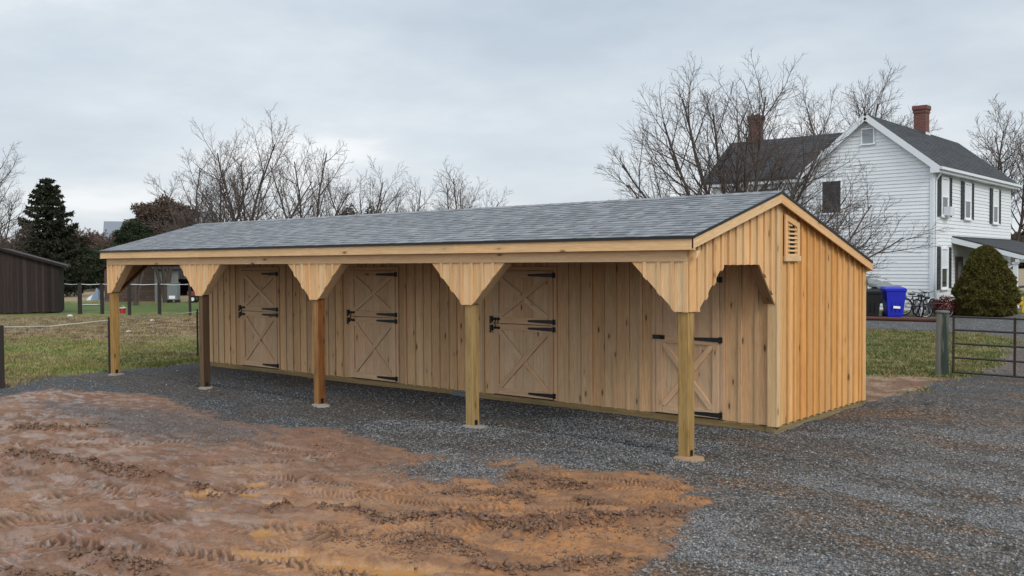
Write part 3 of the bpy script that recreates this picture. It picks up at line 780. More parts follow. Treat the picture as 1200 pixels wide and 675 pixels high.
def hinge(x1, z, parent, ln=0.56):
    mb = MB()
    y = -0.064
    mb.prism([(0.015, -0.034), (0.015, 0.034), (-0.10, 0.033), (-ln + 0.03, 0.019), (-ln, 0.0), (-ln + 0.03, -0.019), (-0.10, -0.033)], (x1, y, z), (1, 0, 0), (0, 0, 1), (0, -1, 0), 0.008)
    mb.box(x1 + 0.0, x1 + 0.05, y - 0.003, y + 0.012, z - 0.045, z + 0.045)
    mb.tube([(x1 + 0.012, y - 0.010, z - 0.045), (x1 + 0.012, y - 0.010, z + 0.045)], 0.013, 8)
    for dx in (-0.08, -0.25, -0.42): mb.tube([(x1 + dx, y - 0.006, z), (x1 + dx, y - 0.014, z)], 0.008, 6)
    return mb.build('hinge', M['iron'], parent)

def latch(x0, z, parent, up):
    mb = MB(); y = -0.064
    mb.box(x0 + 0.02, x0 + 0.15, y - 0.005, y, z - 0.022, z + 0.022)
    mb.tube([(x0 - 0.06, y - 0.022, z), (x0 + 0.15, y - 0.022, z)], 0.010, 8)
    for dx in (0.03, 0.12): mb.box(x0 + dx - 0.010, x0 + dx + 0.010, y - 0.034, y - 0.003, z - 0.022, z + 0.022)
    mb.box(x0 - 0.075, x0 - 0.02, y - 0.034, y + 0.006, z - 0.05, z + 0.05)
    mb.tube([(x0 + 0.075, y - 0.02, z), (x0 + 0.075, y - 0.05, z - up * 0.05), (x0 + 0.075, y - 0.055, z - up * 0.075)], [0.008, 0.008, 0.014], 8)
    mb.tube([(x0 - 0.045, y - 0.035, z - 0.03), (x0 - 0.045, y - 0.04, z - 0.085)], [0.012, 0.022], 8)
    return mb.build('latch', M['iron'], parent)

def leaf(x0, x1, z0, z1, full, hinges, latches, up=1, brace=True, z_rail=None):
    """boarded leaf, frame of boards on it, X brace"""
    mb = MB()
    n = 6
    st = (x1 - x0) / n
    for i in range(n):
        mb.prism([(x0 + i * st + .001, z0), (x0 + (i + 1) * st - .001, z0), (x0 + (i + 1) * st - .001, z1), (x0 + i * st + .001, z1)], (0, -0.012, 0), (1, 0, 0), (0, 0, 1), (0, -1, 0), 0.026)
    wd = 0.115; y = -0.039; t = 0.024
    mb.box(x0, x0 + wd, y - t, y, z0, z1); mb.box(x1 - wd, x1, y - t, y, z0, z1)
    xa, xb = x0 + wd + .002, x1 - wd - .002
    if z_rail is None:
        spans = [(z0, z1)]
        mb.box(xa, xb, y - t, y, z0, z0 + wd); mb.box(xa, xb, y - t, y, z1 - wd, z1)
    else:
        spans = [(z0, z_rail)]
        mb.box(xa, xb, y - t, y, z0, z0 + wd); mb.box(xa, xb, y - t, y, z1 - wd, z1); mb.box(xa, xb, y - t, y, z_rail - wd, z_rail)
    for za, zb in spans:
        za, zb = za + wd + .002, zb - wd - .002
        A0 = Vector((xa, 0, za)); A1 = Vector((xb, 0, zb)); B0 = Vector((xa, 0, zb)); B1 = Vector((xb, 0, za))
        if not full: A0, A1, B0, B1 = B0, B1, A0, A1
        def diag(P, Q, s0, s1, w=0.09):
            d = (Q - P); Ln = d.length; d.normalize(); nrm = Vector((-d.z, 0, d.x))
            # clip the ends to the inner rectangle
            c = Vector(((xa + xb) / 2, 0, (za + zb) / 2))
            hw = w / 2
            def corner(E, sgn):
                ix = 1 if E.x < c.x else -1; iz = 1 if E.z < c.z else -1
                kx = hw / abs(nrm.z) if abs(nrm.z) > 1e-5 else 0; kz = hw / abs(nrm.x) if abs(nrm.x) > 1e-5 else 0
                return [(E.x + ix * min(kz * 0 + hw / abs(d.z), 0.3), E.z), (E.x, E.z), (E.x, E.z + iz * min(hw / abs(d.x), 0.3))]
            if s0 == 0 and s1 == 1:
                a_ = corner(P, 1); b2 = corner(Q, 1)
                pl = a_ + b2
                # order: P along x edge, P, P along z edge, Q along x.. choose convex order by angle
                pl = sorted(pl, key=lambda p: math.atan2(p[1] - c.z, p[0] - c.x))
            else:
                # half brace from a corner to the middle
                E = P if s0 == 0 else Q
                a_ = corner(E, 1)
                g = 0.05
                tow = (c - E).normalized(); m1 = c - tow * g + nrm * hw; m2 = c - tow * g - nrm * hw
                pl = a_ + [(m1.x, m1.z), (m2.x, m2.z)]
                cc = Vector(((E.x + c.x) / 2, 0, (E.z + c.z) / 2))
                pl = sorted(pl, key=lambda p: math.atan2(p[1] - cc.z, p[0] - cc.x))
            ang_ = math.atan2(d.z, d.x)
            # grain runs with the brace
            A = Vector((math.cos(ang_), 0, math.sin(ang_))); B = Vector((-math.sin(ang_), 0, math.cos(ang_)))
            pl2 = [((p[0]) * A.x + (p[1]) * A.z, (p[0]) * B.x + (p[1]) * B.z) for p in pl]
            mb.prism(pl2, (0, y, 0), A, B, (0, -1, 0), t, None, 'a')
        diag(A0, A1, 0, 1); diag(B0, B1, 0, 0.5); diag(B0, B1, 0.5, 1)
    o = mb.build('door_leaf', M['door'], barn, bevel=0.003)
    for z in hinges: hinge(x1, z, o)
    for z in latches: latch(x0, z, o, up)
    return o

for k, (x0, x1) in enumerate(DOORS):
    door_casing(x0, x1)
    leaf(x0, x1, 1.395, DT, k != 0, (2.255, 1.455), (1.47,), 1)
    leaf(x0, x1, 0.12, 1.385, k == 2 or k == 0, (1.325, 0.185), (1.31,), -1) if False else leaf(x0, x1, 0.12, 1.385, k in (1, 2), (1.325, 0.185), (1.31,), -1)
door_casing(*TACK)
tl = leaf(TACK[0], TACK[1], 0.12, DT, True, (2.20, 1.30, 0.17), (), 1, z_rail=1.33)
mb = MB(); mb.box(TACK[0] - 0.05, TACK[0] + 0.16, -0.082, -0.064, 1.27, 1.335); mb.tube([(TACK[0] + .1, -.08, 1.30), (TACK[0] + .1, -.13, 1.30)], 0.02, 10)
mb.build('latch', M['iron'], tl)

# treated sill beams under the stall block
mb = MB()
mb.box(L0 - 0.02, L1 - 0.03, -0.03, 0.10, -0.06, 0.095); mb.box(L0 - 0.02, L1 - 0.03, 3.24, 3.36, -0.06, 0.095)
mb.box(-0.13, 0.01, -0.05, 3.52, -0.06, 0.093); mb.box(L0, L0 + 0.13, 0.10, 3.24, -0.06, 0.093)
mb.build('sill_beam', M['treated'], barn, bevel=0.006)
mb = MB(); mb.box(-6.4, -5.95, -0.10, -0.032, -0.03, 0.075)
tag(mb.build('sill_block', plain('grey_block', (0.10, 0.12, 0.14), 0.7), barn, bevel=0.006), 'blue grey block wedged under the sill')

# posts, footings, bracket panels
PX = [-0.075 - 3.66 * k for k in range(4)] + [-14.745]
pm = ['post_y', 'post_y', 'post_o', 'post_d', 'post_y']
pl_lab = ['yellowish square post at the near corner', 'yellowish post with dark green stains', 'orange brown post with a dark face', 'dark brown weathered post', 'yellow brown post at the far corner']
hw = 0.075
for k, x in enumerate(PX):
    mb = MB(); n = 8
    mb.box(x - hw, x + hw, YF + 0.0, YF + 0.15, -0.12, 2.44, r=0.35 + 0.06 * k)
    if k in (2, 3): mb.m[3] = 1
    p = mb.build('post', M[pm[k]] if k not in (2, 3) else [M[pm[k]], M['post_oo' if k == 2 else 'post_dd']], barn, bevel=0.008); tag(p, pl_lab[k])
    mb = MB()
    mb.box(x + hw, x + hw + 0.006, YF + 0.04, YF + 0.10, 0.0, 0.12)
    mb.build('post_bracket', M['iron'], p)
    mb = MB(); zt = gz(x, YF)
    N = 22; ring = []
    for j in range(N):
        t = 2 * math.pi * j / N; rr_ = 0.165 * (1 + 0.18 * math.sin(2 * t + k) + 0.1 * random.uniform(-1, 1))
        ring.append((x + 0.05 + rr_ * math.cos(t), YF + 0.06 + rr_ * math.sin(t) * 0.95))
    top = [(a, b2, zt + 0.022 + random.uniform(-.003, .003)) for a, b2 in ring]
    inn = [(x + (a - x) * .55, YF + .075 + (b2 - YF - .075) * .55, zt + 0.035) for a, b2 in ring]
    bot = [(x + (a - x) * 1.12, YF + (b2 - YF) * 1.12, zt - 0.06) for a, b2 in ring]
    for j in range(N):
        jj = (j + 1) % N
        mb.poly([bot[j], bot[jj], top[jj], top[j]]); mb.poly([top[j], top[jj], inn[jj], inn[j]])
    mb.poly(inn)
    mb.build('footing', M['clay'] if k in (0,) else M['concrete'], barn, smooth=False)

def panel(xc, left, right, idx):
    """board and batten bracket panel on the face of a post, with the diagonal boards behind its edges"""
    bot = []
    g = 0.10
    if left: bot += [(xc - 0.74, 2.47), (xc - g, 1.85)]
    else: bot += [(xc - hw, 1.85)]
    if right: bot += [(xc + g, 1.85), (xc + 0.74, 2.47)]
    else: bot += [(xc + hw, 1.85)]
    a0, a1 = bot[0][0], bot[-1][0]
    top = [(a0, 2.475), (a1, 2.475)]
    mb = MB(); O = (0, YF - 0.003, 0); N = (0, -1, 0)
    nb = max(2, round((a1 - a0) / 0.21)); st = (a1 - a0) / nb
    for i in range(nb):
        strip(mb, a0 + i * st + .001, a0 + (i + 1) * st - .001, bot, top, O, (1, 0, 0), N, 0.02)
    for i in range(0, nb + 1):
        c = a0 + i * st
        if i in (0, nb) and ((i == 0 and left) or (i == nb and right)): continue
        c = min(max(c, a0 + 0.024), a1 - 0.024)
        strip(mb, c - 0.024, c + 0.024, bot, top, (0, YF - 0.0255, 0), (1, 0, 0), N, 0.018, None, 0.003)
    o = mb.build('bracket_panel', M['trim'], barn, bevel=0.0)
    for s, on in ((-1, left), (1, right)):
        if not on: continue
        m2 = MB()
        P = Vector((xc + s * 0.115, YF + 0.075, 1.865)); Q = Vector((xc + s * 0.74, YF + 0.075, 2.46))
        dn = (Q - P).normalized(); nn = Vector((-dn.z, 0, dn.x)) * (1 if s > 0 else -1)
        off = nn * 0.022
        m2.bar(P + off, Q + off, 0.146, 0.036, up=tuple(nn))
        m2.build('brace_board', M['header'], o)
for k, x in enumerate(PX): panel(x, k != 4, k != 0, k)

# arch linings inside the gables
for X, s in ((0.0, -1), (L0, 1)):
    mb = MB()
    for P, Q in (((-2.27, 1.85), (-1.61, 2.43)), ((-0.57, 2.43), (-0.075, 1.86))):
        p = Vector((X + s * 0.075, P[0], P[1])); q_ = Vector((X + s * 0.075, Q[0], Q[1]))
        dn = (q_ - p).normalized(); nn = Vector((0, -dn.z, dn.y))
        if nn.z < 0: nn = -nn
        mb.bar(p + nn * 0.02, q_ + nn * 0.02, 0.146, 0.036, up=tuple(nn))
    mb.box(X + s * 0.004, X + s * 0.148, -1.59, -0.60, 2.435, 2.47)
    mb.build('arch_lining', M['frame'], barn)
    mb = MB(); mb.box(X + s * 0.002, X + s * 0.04, YF + 0.15, -0.06, 2.47, 2.62)
    mb.build('tie_beam', M['frame'], barn)

# header beam, fascia, soffit, rafters
mb = MB()
xs = [L0 - 0.0, -11.0, -7.0, -3.2, L1]
for a, c in zip(xs, xs[1:]): mb.box(a + 0.0005, c - 0.0005, YF - 0.045, YF + 0.148, 2.475, 2.635)
mb.build('header_beam', M['header'], barn, bevel=0.004)
RX0, RX1 = L0 - 0.15, L1 + 0.15
mb = MB()
xs = [RX0, -11.3, -7.6, -3.9, RX1]
for a, c in zip(xs, xs[1:]): mb.box(a + 0.001, c - 0.001, EY - 0.0, EY + 0.03, 2.618, 2.768)
mb.build('fascia', M['trim'], barn, bevel=0.004)
mb = MB(); mb.box(RX0 + 0.02, RX1 - 0.02, EY + 0.031, YF - 0.046, 2.618, 2.634); mb.build('soffit', M['trim'], barn)
mb = MB()
mb.prism([(0, 0), (0.0, -0.10), (0.10, 0.0)], (0.12, YF - 0.045, 2.61), (-0, 1, 0), (0, 0, 1), (1, 0, 0), 0.022)
mb.build('corner_bracket', M['trim'], barn)
mb = MB()
x = L0 + 0.3
while x < L1 - 0.1:
    mb.bar((x, YF + 0.15, underside(YF + .15) - 0.06), (x, RY, underside(RY) - 0.06), 0.04, 0.11)
    x += 0.61
o = mb.build('rafter', M['frame'], barn); o['kind'] = 'stuff' if False else 'thing'
mb = MB(); mb.box(RX0 + .02, RX1 - .02, YB + 0.045, YB + 0.07, 2.30, 2.41); mb.build('fascia', M['trim'], barn)

# rake boards
for X, s in ((RX1, 1), (RX0, -1)):
    for (ya, yb) in ((EY + 0.0, RY), (RY, BY + 0.02)):
        za, zb = float(roof_z(ya)), float(roof_z(min(yb, BY)))
        hgt = 0.135
        mb = MB()
        ua, ub = (0, 0)
        O = (X - (0.028 if s > 0 else 0), 0, 0)
        pl = [(ya, za - 0.02), (yb, zb - 0.02), (yb, zb - 0.02 - hgt), (ya, za - 0.02 - hgt * 1.02)]
        d_ = Vector((0, yb - ya, zb - za)).normalized(); n_ = Vector((0, -d_.z, d_.y))
        pl2 = [(p[0] * d_.y + p[1] * d_.z, p[0] * n_.y + p[1] * n_.z) for p in pl]
        mb.prism(pl2, O, d_, n_, (1, 0, 0), 0.028, None, 'a')
        mb.build('rake_board', M['trim'], barn, bevel=0.003)
    # rake soffit
    mb = MB(); xa, xb = (L1 + 0.05, RX1 - 0.029) if s > 0 else (RX0 + 0.029, L0 - 0.05)
    for (ya, yb) in ((EY + 0.04, RY), (RY, BY)):
        za, zb = underside(ya) - 0.012, underside(yb) - 0.012
        mb.poly([(xa, ya, za), (xb, ya, za), (xb, yb, zb), (xa, yb, zb)])
    mb.build('rake_soffit', M['trim'], barn)

# roof deck with drip edge, then shingles as courses of tabs
mb = MB()
for (ya, yb) in ((EY - 0.01, RY), (RY, BY + 0.01)):
    za, zb = float(roof_z(np.clip(ya, EY, BY))), float(roof_z(np.clip(yb, EY, BY)))
    mb.prism([(ya, za - 0.024), (yb, zb - 0.024), (yb, zb - 0.006), (ya, za - 0.006)], (RX0 - 0.003, 0, 0), (0, 1, 0), (0, 0, 1), (1, 0, 0), RX1 - RX0 + 0.006)
deck = mb.build('roof', M['drip'], barn)
def shingle_slope(mb, ya, za, yb, zb, x0, x1, course=0.14, wmin=0.06, wmax=0.20, lift=0.002):
    """ya,za eave; yb,zb ridge"""
    E0 = Vector((0, ya, za)); E1 = Vector((0, yb, zb)); d = E1 - E0; Ln = d.length; d.normalize()
    nrm = Vector((1, 0, 0)).cross(d)
    if nrm.z < 0: nrm = -nrm
    n = int(round(Ln / course)); c = Ln / n
    for i in range(n):
        x = x0
        while x < x1 - 0.001:
            w_ = min(random.uniform(wmin, wmax), x1 - x)
            if x1 - x - w_ < 0.06: w_ = x1 - x
            t = lift + random.choice((0, 0.005)) 
            a = E0 + d * (i * c - 0.012) ; e_ = E0 + d * ((i + 1) * c)
            p = [Vector((x, a.y, a.z)) + nrm * 0.0, Vector((x + w_ - 0.002, a.y, a.z)), Vector((x + w_ - 0.002, e_.y, e_.z)), Vector((x, e_.y, e_.z))]
            hi = [p[0] + nrm * (t + 0.007), p[1] + nrm * (t + 0.007), p[2] + nrm * 0.003, p[3] + nrm * 0.003]
            r = random.random()
            mb.poly(hi, None, r)
            mb.poly([p[0], p[1], hi[1], hi[0]], None, r * .6)  # tab edges toned darker: a shadow line painted into the shingles
            mb.poly([p[1], p[2], hi[2], hi[1]], None, r * .3); mb.poly([p[3], p[0], hi[0], hi[3]], None, r * .3)
            x += w_
mb = MB()
shingle_slope(mb, EY - 0.005, EZ, RY, RZ, RX0 - 0.01, RX1 + 0.01)
shingle_slope(mb, BY + 0.005, BZ, RY, RZ, RX0 - 0.01, RX1 + 0.01)
x = RX0 - 0.01
while x < RX1:
    w_ = min(0.15, RX1 + 0.012 - x); r = random.random()
    for s in (-1, 1):
        y1_ = RY + s * 0.14; z1 = float(roof_z(y1_)) + 0.012
        mb.poly([(x, RY, RZ + 0.020), (x + w_, RY, RZ + 0.015), (x + w_, y1_, z1), (x, y1_, z1 + .004)][::s], None, r)
    x += w_
mb.build('shingles', M['shingle'], deck)
mb = MB()
mb.box(RX0 - 0.014, RX1 + 0.014, EY - 0.022, EY - 0.012, EZ - 0.034, EZ + 0.004)
for X in (RX1 + 0.006, RX0 - 0.016):
    for (ya, yb) in ((EY, RY), (RY, BY)):
        za, zb = float(roof_z(ya)), float(roof_z(yb))
        mb.prism([(ya, za - 0.026), (yb, zb - 0.026), (yb, zb + 0.010), (ya, za + 0.010)], (X, 0, 0), (0, 1, 0), (0, 0, 1), (1, 0, 0), 0.008)
mb.build('drip_edge', M['drip'], deck)

# louvred vent in the gable
y0, y1, z0 = 0.17, 0.66, 2.50
zt0, zt1 = underside(y0) - 0.16, underside(y1) - 0.14
mb = MB(); X = 0.046
mb.prism([(y0, z0 + .05), (y0 + .08, z0 + .05), (y0 + .08, zt0 - .02), (y0, zt0)], (X, 0, 0), (0, 1, 0), (0, 0, 1), (1, 0, 0), 0.028)
mb.prism([(y1 - .08, z0 + .05), (y1, z0 + .05), (y1, zt1), (y1 - .08, zt1 + .02)], (X, 0, 0), (0, 1, 0), (0, 0, 1), (1, 0, 0), 0.028)
mb.prism([(y0 + .081, zt0 - .10), (y1 - .081, zt1 - .07), (y1 - .081, zt1 + .02), (y0 + .081, zt0 - .02)], (X, 0, 0), (0, 1, 0), (0, 0, 1), (1, 0, 0), 0.028, grain='a')
mb.box(X, X + .04, y0 - .02, y1 + .02, z0 - 0.03, z0 + 0.048)
vent = mb.build('gable_vent', M['trim'], barn, bevel=0.003)
mb = MB(); z = z0 + 0.08
while z < zt0 - 0.13:
    yr = y1 - 0.081
    if z > zt1 - 0.09: yr = y0 + 0.081 + max(0.03, (zt0 - 0.10 - z) / ((zt0 - zt1 - .03) / (y1 - y0 - .16) + 1e-3))
    yr = min(yr, y1 - 0.081)
    mb.prism([(0, 0), (0.045, -0.03), (0.045, -0.018), (0, 0.012)], (X - 0.02, y0 + 0.081, z), (1, 0, 0), (0, 0, 1), (0, 1, 0), yr - y0 - 0.081, grain='a')
    z += 0.062
mb.build('louvre', M['trim'], vent)
mb = MB(); mb.poly([(X - 0.0005, y0 + .07, z0 + .05), (X - 0.0005, y1 - .07, z0 + .05), (X - 0.0005, y1 - .07, zt1 - .03), (X - 0.0005, y0 + .07, zt0 - .06)])
mb.build('vent_opening', plain('vent_dark', (0.01, 0.008, 0.006), 0.9), vent)

# ------------------------------------------------------------------ bare trees
def bark(name, c, c2):
    m, nt, b = new_mat(name); q = NB(nt)
    tc = q.n('TexCoord').outputs['Object']
    n = q.noise(q.scale(tc, (9, 9, 2.2)), 1.0, 4, 0.65)
    q.l(q.mix(n, c, c2), b.inputs['Base Color']); b.inputs['Roughness'].default_value = 0.9; b.inputs['Specular IOR Level'].default_value = 0.2
    q.bump(n, 0.6, 0.02, b)
    return m
M['bark'] = bark('bark', (0.050, 0.038, 0.032), (0.115, 0.092, 0.080))
M['twig'] = varied('twig_bark', (0.07, 0.054, 0.05), (0.16, 0.13, 0.118), 0.9, spec=0.1)
M['twig_red'] = varied('red_twig', (0.070, 0.046, 0.038), (0.14, 0.098, 0.082), 0.9, spec=0.1)

class Wood3:
    def __init__(s): s.V = []; s.F = []; s.R = []
    def seg_chain(s, pts, rads, n):
        b = len(s.V)
        t0 = (pts[1] - pts[0]).normalized(); u = t0.orthogonal().normalized()
        cs = [(math.cos(2 * math.pi * j / n), math.sin(2 * math.pi * j / n)) for j in range(n)]
        for i, p in enumerate(pts):
            t = (pts[min(i + 1, len(pts) - 1)] - pts[max(i - 1, 0)])
            if t.length < 1e-9: t = t0
            t = t.normalized()
            u = (u - t * u.dot(t)); 
            u = u.normalized() if u.length > 1e-6 else t.orthogonal().normalized()
            w_ = t.cross(u); r = rads[i]
            for c, sn in cs:
                s.V.append((p.x + (u.x * c + w_.x * sn) * r, p.y + (u.y * c + w_.y * sn) * r, p.z + (u.z * c + w_.z * sn) * r))
        rv = random.random()
        for i in range(len(pts) - 1):
            for j in range(n):
                jj = (j + 1) % n
                s.F.append((b + i * n + j, b + i * n + jj, b + (i + 1) * n + jj, b + (i + 1) * n + j)); s.R.append(rv)
    def build(s, name, mat, parent):
        return raw_mesh(name, np.array(s.V), np.array(s.F), mat, parent, attrs={'rnd': ('FACE', 'FLOAT', np.array(s.R))}, smooth=True)

def rvec(rg): return Vector((rg.gauss(0, 1), rg.gauss(0, 1), rg.gauss(0, 1)))
def grow(rg, T, Cn, p, d, L, r, lvl, P):
    """one limb with its side branches; T takes the thick wood, Cn the twigs"""
    nseg = max(3, int(L / P['seg'][min(lvl, len(P['seg']) - 1)]))
    st = L / nseg; pts = [p.copy()]; dirs = [d.copy()]
    for i in range(nseg):
        d = (d + rvec(rg) * P['wob'] * (1 + 0.4 * lvl) + Vector((0, 0, 1)) * P['up'][min(lvl, len(P['up']) - 1)]).normalized()
        p = p + d * st; pts.append(p.copy()); dirs.append(d.copy())
    end = max(P['rmin'] * 0.6, r * (0.30 if lvl == 0 else 0.25))
    rads = [r + (end - r) * (i / nseg) ** 0.8 for i in range(nseg + 1)]
    tgt = T if lvl <= P.get('trunk_lvl', 1) else Cn
    tgt.seg_chain(pts, rads, 7 if r > 0.06 else (5 if r > 0.02 else 3))
    if lvl >= P['levels']: return
    k = P['kids'][lvl]
    n = max(2, int(k * (0.8 + 0.4 * rg.random())))
    az = rg.random() * 6.28
    for i in range(n):
        t = P['start'][min(lvl, len(P['start']) - 1)] + (1 - P['start'][min(lvl, len(P['start']) - 1)]) * ((i + rg.random() * 0.8) / n)
        t = min(t, 0.985); f = t * nseg; a = int(f); fr = f - a
        q_ = pts[a].lerp(pts[a + 1], fr); dd = dirs[min(a + 1, nseg)]
        az += 2.4 + rg.gauss(0, 0.4)
        o = dd.orthogonal().normalized(); o.rotate(Matrix.Rotation(az, 3, dd))
        an = R(rg.uniform(*P['ang'][min(lvl, len(P['ang']) - 1)]))
        nd = (dd * math.cos(an) + o * math.sin(an)).normalized()
        if nd.z < -0.15: nd.z *= 0.3; nd.normalize()
        cl = L * P['ratio'][min(lvl, len(P['ratio']) - 1)] * (1.12 - 0.62 * t) * rg.uniform(0.75, 1.2)
        cr = max(P['rmin'], min(rads[a] * 0.62, cl * P['thick']))
        if cl > 0.12: grow(rg, T, Cn, q_, nd, cl, cr, lvl + 1, P)

BASEP = dict(levels=3, seg=(0.35, 0.3, 0.22, 0.16), wob=0.05, up=(0.045, 0.06, 0.055, 0.03), rmin=0.0065, kids=(13, 10, 7), start=(0.22, 0.15, 0.12),
             ang=((28, 52), (28, 50), (25, 48)), ratio=(0.52, 0.5, 0.52), thick=0.017)
def bare_tree(name, xy, leaders, seed, label, group=None, P=None, trunk_h=1.2, trunk_r=0.2, rz=0, twig='twig', z0=None, sc=0.86):
    """leaders: (azimuth deg, tilt from vertical deg, length)"""
    rg = random.Random(seed); PP = dict(BASEP); PP.update(P or {})
    root = empty(name, (xy[0], xy[1], (gz(*xy) if z0 is None else z0) - 0.05), rz)
    tag(root, label, 'tree', group)
    T = Wood3(); Cn = Wood3()
    pts = [Vector((0, 0, 0)), Vector((0.01, 0, trunk_h * 0.25)), Vector((rg.gauss(0, .02), rg.gauss(0, .02), trunk_h * 0.6)), Vector((0, 0, trunk_h + 0.12))]
    T.seg_chain(pts, [trunk_r * 1.35, trunk_r * 1.05, trunk_r * 0.95, trunk_r * 0.75], 9)
    for az, tilt, L in leaders:
        L *= sc
        a, t = R(az), R(tilt)
        d = Vector((math.cos(a) * math.sin(t), math.sin(a) * math.sin(t), math.cos(t)))
        r = min(trunk_r * 0.62, L * 0.0145)
        grow(rg, T, Cn, Vector((0, 0, trunk_h * rg.uniform(0.82, 1.0))) + d * 0.03, d, L, r, 0, PP)
    T.build('trunk', M['bark'], root); Cn.build('crown', M[twig], root)
    return root

# azimuths: the photo's right is at about 40 degrees, its left at about 220
RT, LFT, BK, FR = 40.5, 220.5, 130.5, 310.5
bare_tree('bare_tree', (-34.8, 12.8), [(LFT, 20, 7.6), (LFT + 20, 36, 6.6), (BK, 15, 7.6), (LFT - 25, 52, 5.0), (FR, 25, 6.0), (RT, 14, 6.8)], 21,
          'bare branched tree leaning left, leftmost of the tall trees behind the barn roof', sc=.78, P=dict(kids=(11, 8, 6)), trunk_h=1.6, trunk_r=0.2)
bare_tree('bare_tree', (-33.6, 13.9), [(RT, 8, 8.6), (LFT, 16, 8.2), (BK, 20, 8.0), (RT + 10, 30, 7.2), (FR, 22, 7.2), (LFT + 30, 38, 6.0), (RT, 50, 5.2)], 5,
          'tallest bare tree with a dark upright trunk behind the left half of the barn roof', sc=.8, P=dict(kids=(11, 8, 6)), trunk_h=1.7, trunk_r=0.26)
bare_tree('bare_tree', (-33.2, 16.8), [(RT, 12, 8.4), (LFT, 18, 7.6), (BK, 18, 8.0), (RT - 20, 34, 6.8), (RT, 52, 5.4), (LFT, 40, 5.6)], 9,
          'tall bare tree with wide right hand twigs, just right of the tallest bare tree', sc=.8, P=dict(kids=(11, 8, 6)), trunk_h=1.7, trunk_r=0.24)
bare_tree('bare_tree', (-33.8, 21.3), [(RT, 12, 5.8), (LFT, 16, 5.8), (BK, 18, 6.0), (RT - 20, 30, 5.2), (LFT, 40, 4.6), (RT, 42, 4.8), (FR, 20, 5.2)], 14,
          'small bare tree low over the middle of the barn roof, right of the tall ones', sc=1.0, P=dict(kids=(10, 8, 5)), trunk_h=1.3, trunk_r=0.16)
bare_tree('bare_tree', (-33.9, 24.0), [(RT, 10, 5.6), (LFT, 16, 5.0), (BK, 18, 5.2), (RT - 20, 32, 4.8), (FR, 30, 4.4)], 15,
          'slight bare tree at the right end of the group behind the middle of the roof', sc=1.0, P=dict(kids=(9, 7, 5)), trunk_h=1.2, trunk_r=0.13)
bare_tree('bare_tree', (-31.9, 27.0), [(RT, 10, 6.6), (LFT, 14, 6.4), (BK, 18, 6.0), (RT - 20, 30, 5.6), (LFT, 36, 5.0), (RT, 46, 4.6), (FR, 20, 5.0), (LFT, 56, 3.8)], 26,
          'lone round bare tree standing apart behind the middle of the barn roof', sc=.93, P=dict(kids=(10, 8, 5)), trunk_h=1.3, trunk_r=0.2)
bare_tree('bare_tree', (-58.2, 11.1), [(RT, 14, 8.2), (RT, 28, 6.2), (BK, 16, 8.0), (RT + 15, 42, 4.6), (LFT, 20, 7.6), (FR, 16, 7.0), (RT, 4, 8.6), (RT, 54, 3.6)], 33,
          'bare tree at the far left beside the tall conifer, above the dark shed', P=dict(kids=(11, 8, 6)), trunk_h=1.6, trunk_r=0.28)
# the tree before the house: several stems from low down
bare_tree('bare_tree', (-7.9, 14.8), [(LFT, 10, 6.1), (RT, 10, 6.4), (LFT, 40, 6.4), (LFT - 12, 56, 6.0), (LFT + 14, 66, 5.4), (RT, 26, 5.9), (RT + 10, 44, 5.2), (BK, 18, 5.7), (FR, 24, 6.0), (LFT, 26, 6.6), (RT - 10, 60, 4.6)], 41,
          'wide bare tree with many stems between the barn and the white house', sc=.95, P=dict(kids=(13, 9, 6), rmin=0.005, start=(0.26, 0.15, 0.12), wob=0.042), trunk_h=1.7, trunk_r=0.24)
bare_tree('bare_tree', (-5.9, 12.3), [(RT, 66, 4.9), (RT + 10, 52, 4.3), (RT - 15, 74, 4.6), (RT, 38, 3.2), (RT + 20, 80, 4.0)], 52,
          'low spreading bare tree whose branches reach right across the white gable wall', P=dict(kids=(10, 8, 5), rmin=0.005, wob=0.055, up=(0.045, 0.05, 0.05, 0.03)), trunk_h=1.5, trunk_r=0.16)
bare_tree('bare_tree', (-16.9, 49.2), [(RT, 12, 12.0), (LFT, 16, 11.6), (BK, 14, 12.2), (RT, 30, 9.6), (LFT, 34, 9.0), (FR, 22, 10.0)], 63,
          'tall bare tree rising behind the roof ridge of the white house', P=dict(kids=(12, 9, 6), seg=(0.5, 0.4, 0.3, 0.2), rmin=0.011), trunk_h=2.4, trunk_r=0.3)
bare_tree('bare_tree', (-9.0, 53.0), [(RT, 12, 9.8), (LFT, 14, 9.8), (BK, 16, 10.0), (RT, 34, 8.0), (LFT, 34, 7.6), (FR, 20, 8.4), (LFT, 52, 5.8)], 71,
          'bare tree at the right edge behind the far end of the white house', P=dict(kids=(12, 9, 6), seg=(0.5, 0.4, 0.3, 0.2), rmin=0.011), trunk_h=2.2, trunk_r=0.3)

# ------------------------------------------------------------------ foliage clouds
def leaf_mesh(name, pts, nrm, size, mat, parent, stretch=1.0, hang=None):
    n = len(pts)
    a = rng.normal(size=(n, 3)); a /= np.linalg.norm(a, axis=1)[:, None]
    if hang is not None: a = a * 0.6 + hang
    a = a + nrm * 0.5; a /= np.linalg.norm(a, axis=1)[:, None] + 1e-9
    b_2 = np.cross(a, rng.normal(size=(n, 3))); b_2 /= np.linalg.norm(b_2, axis=1)[:, None] + 1e-9
    s = size * (0.6 + 0.8 * rng.random((n, 1)))
    V = np.zeros((n, 3, 3)); V[:, 0] = pts + b_2 * s * 0.5; V[:, 1] = pts - b_2 * s * 0.5; V[:, 2] = pts + a * s * stretch
    return raw_mesh(name, V.reshape(-1, 3), np.arange(n * 3).reshape(-1, 3), mat, parent, attrs={'rnd': ('FACE', 'FLOAT', rng.random(n))})
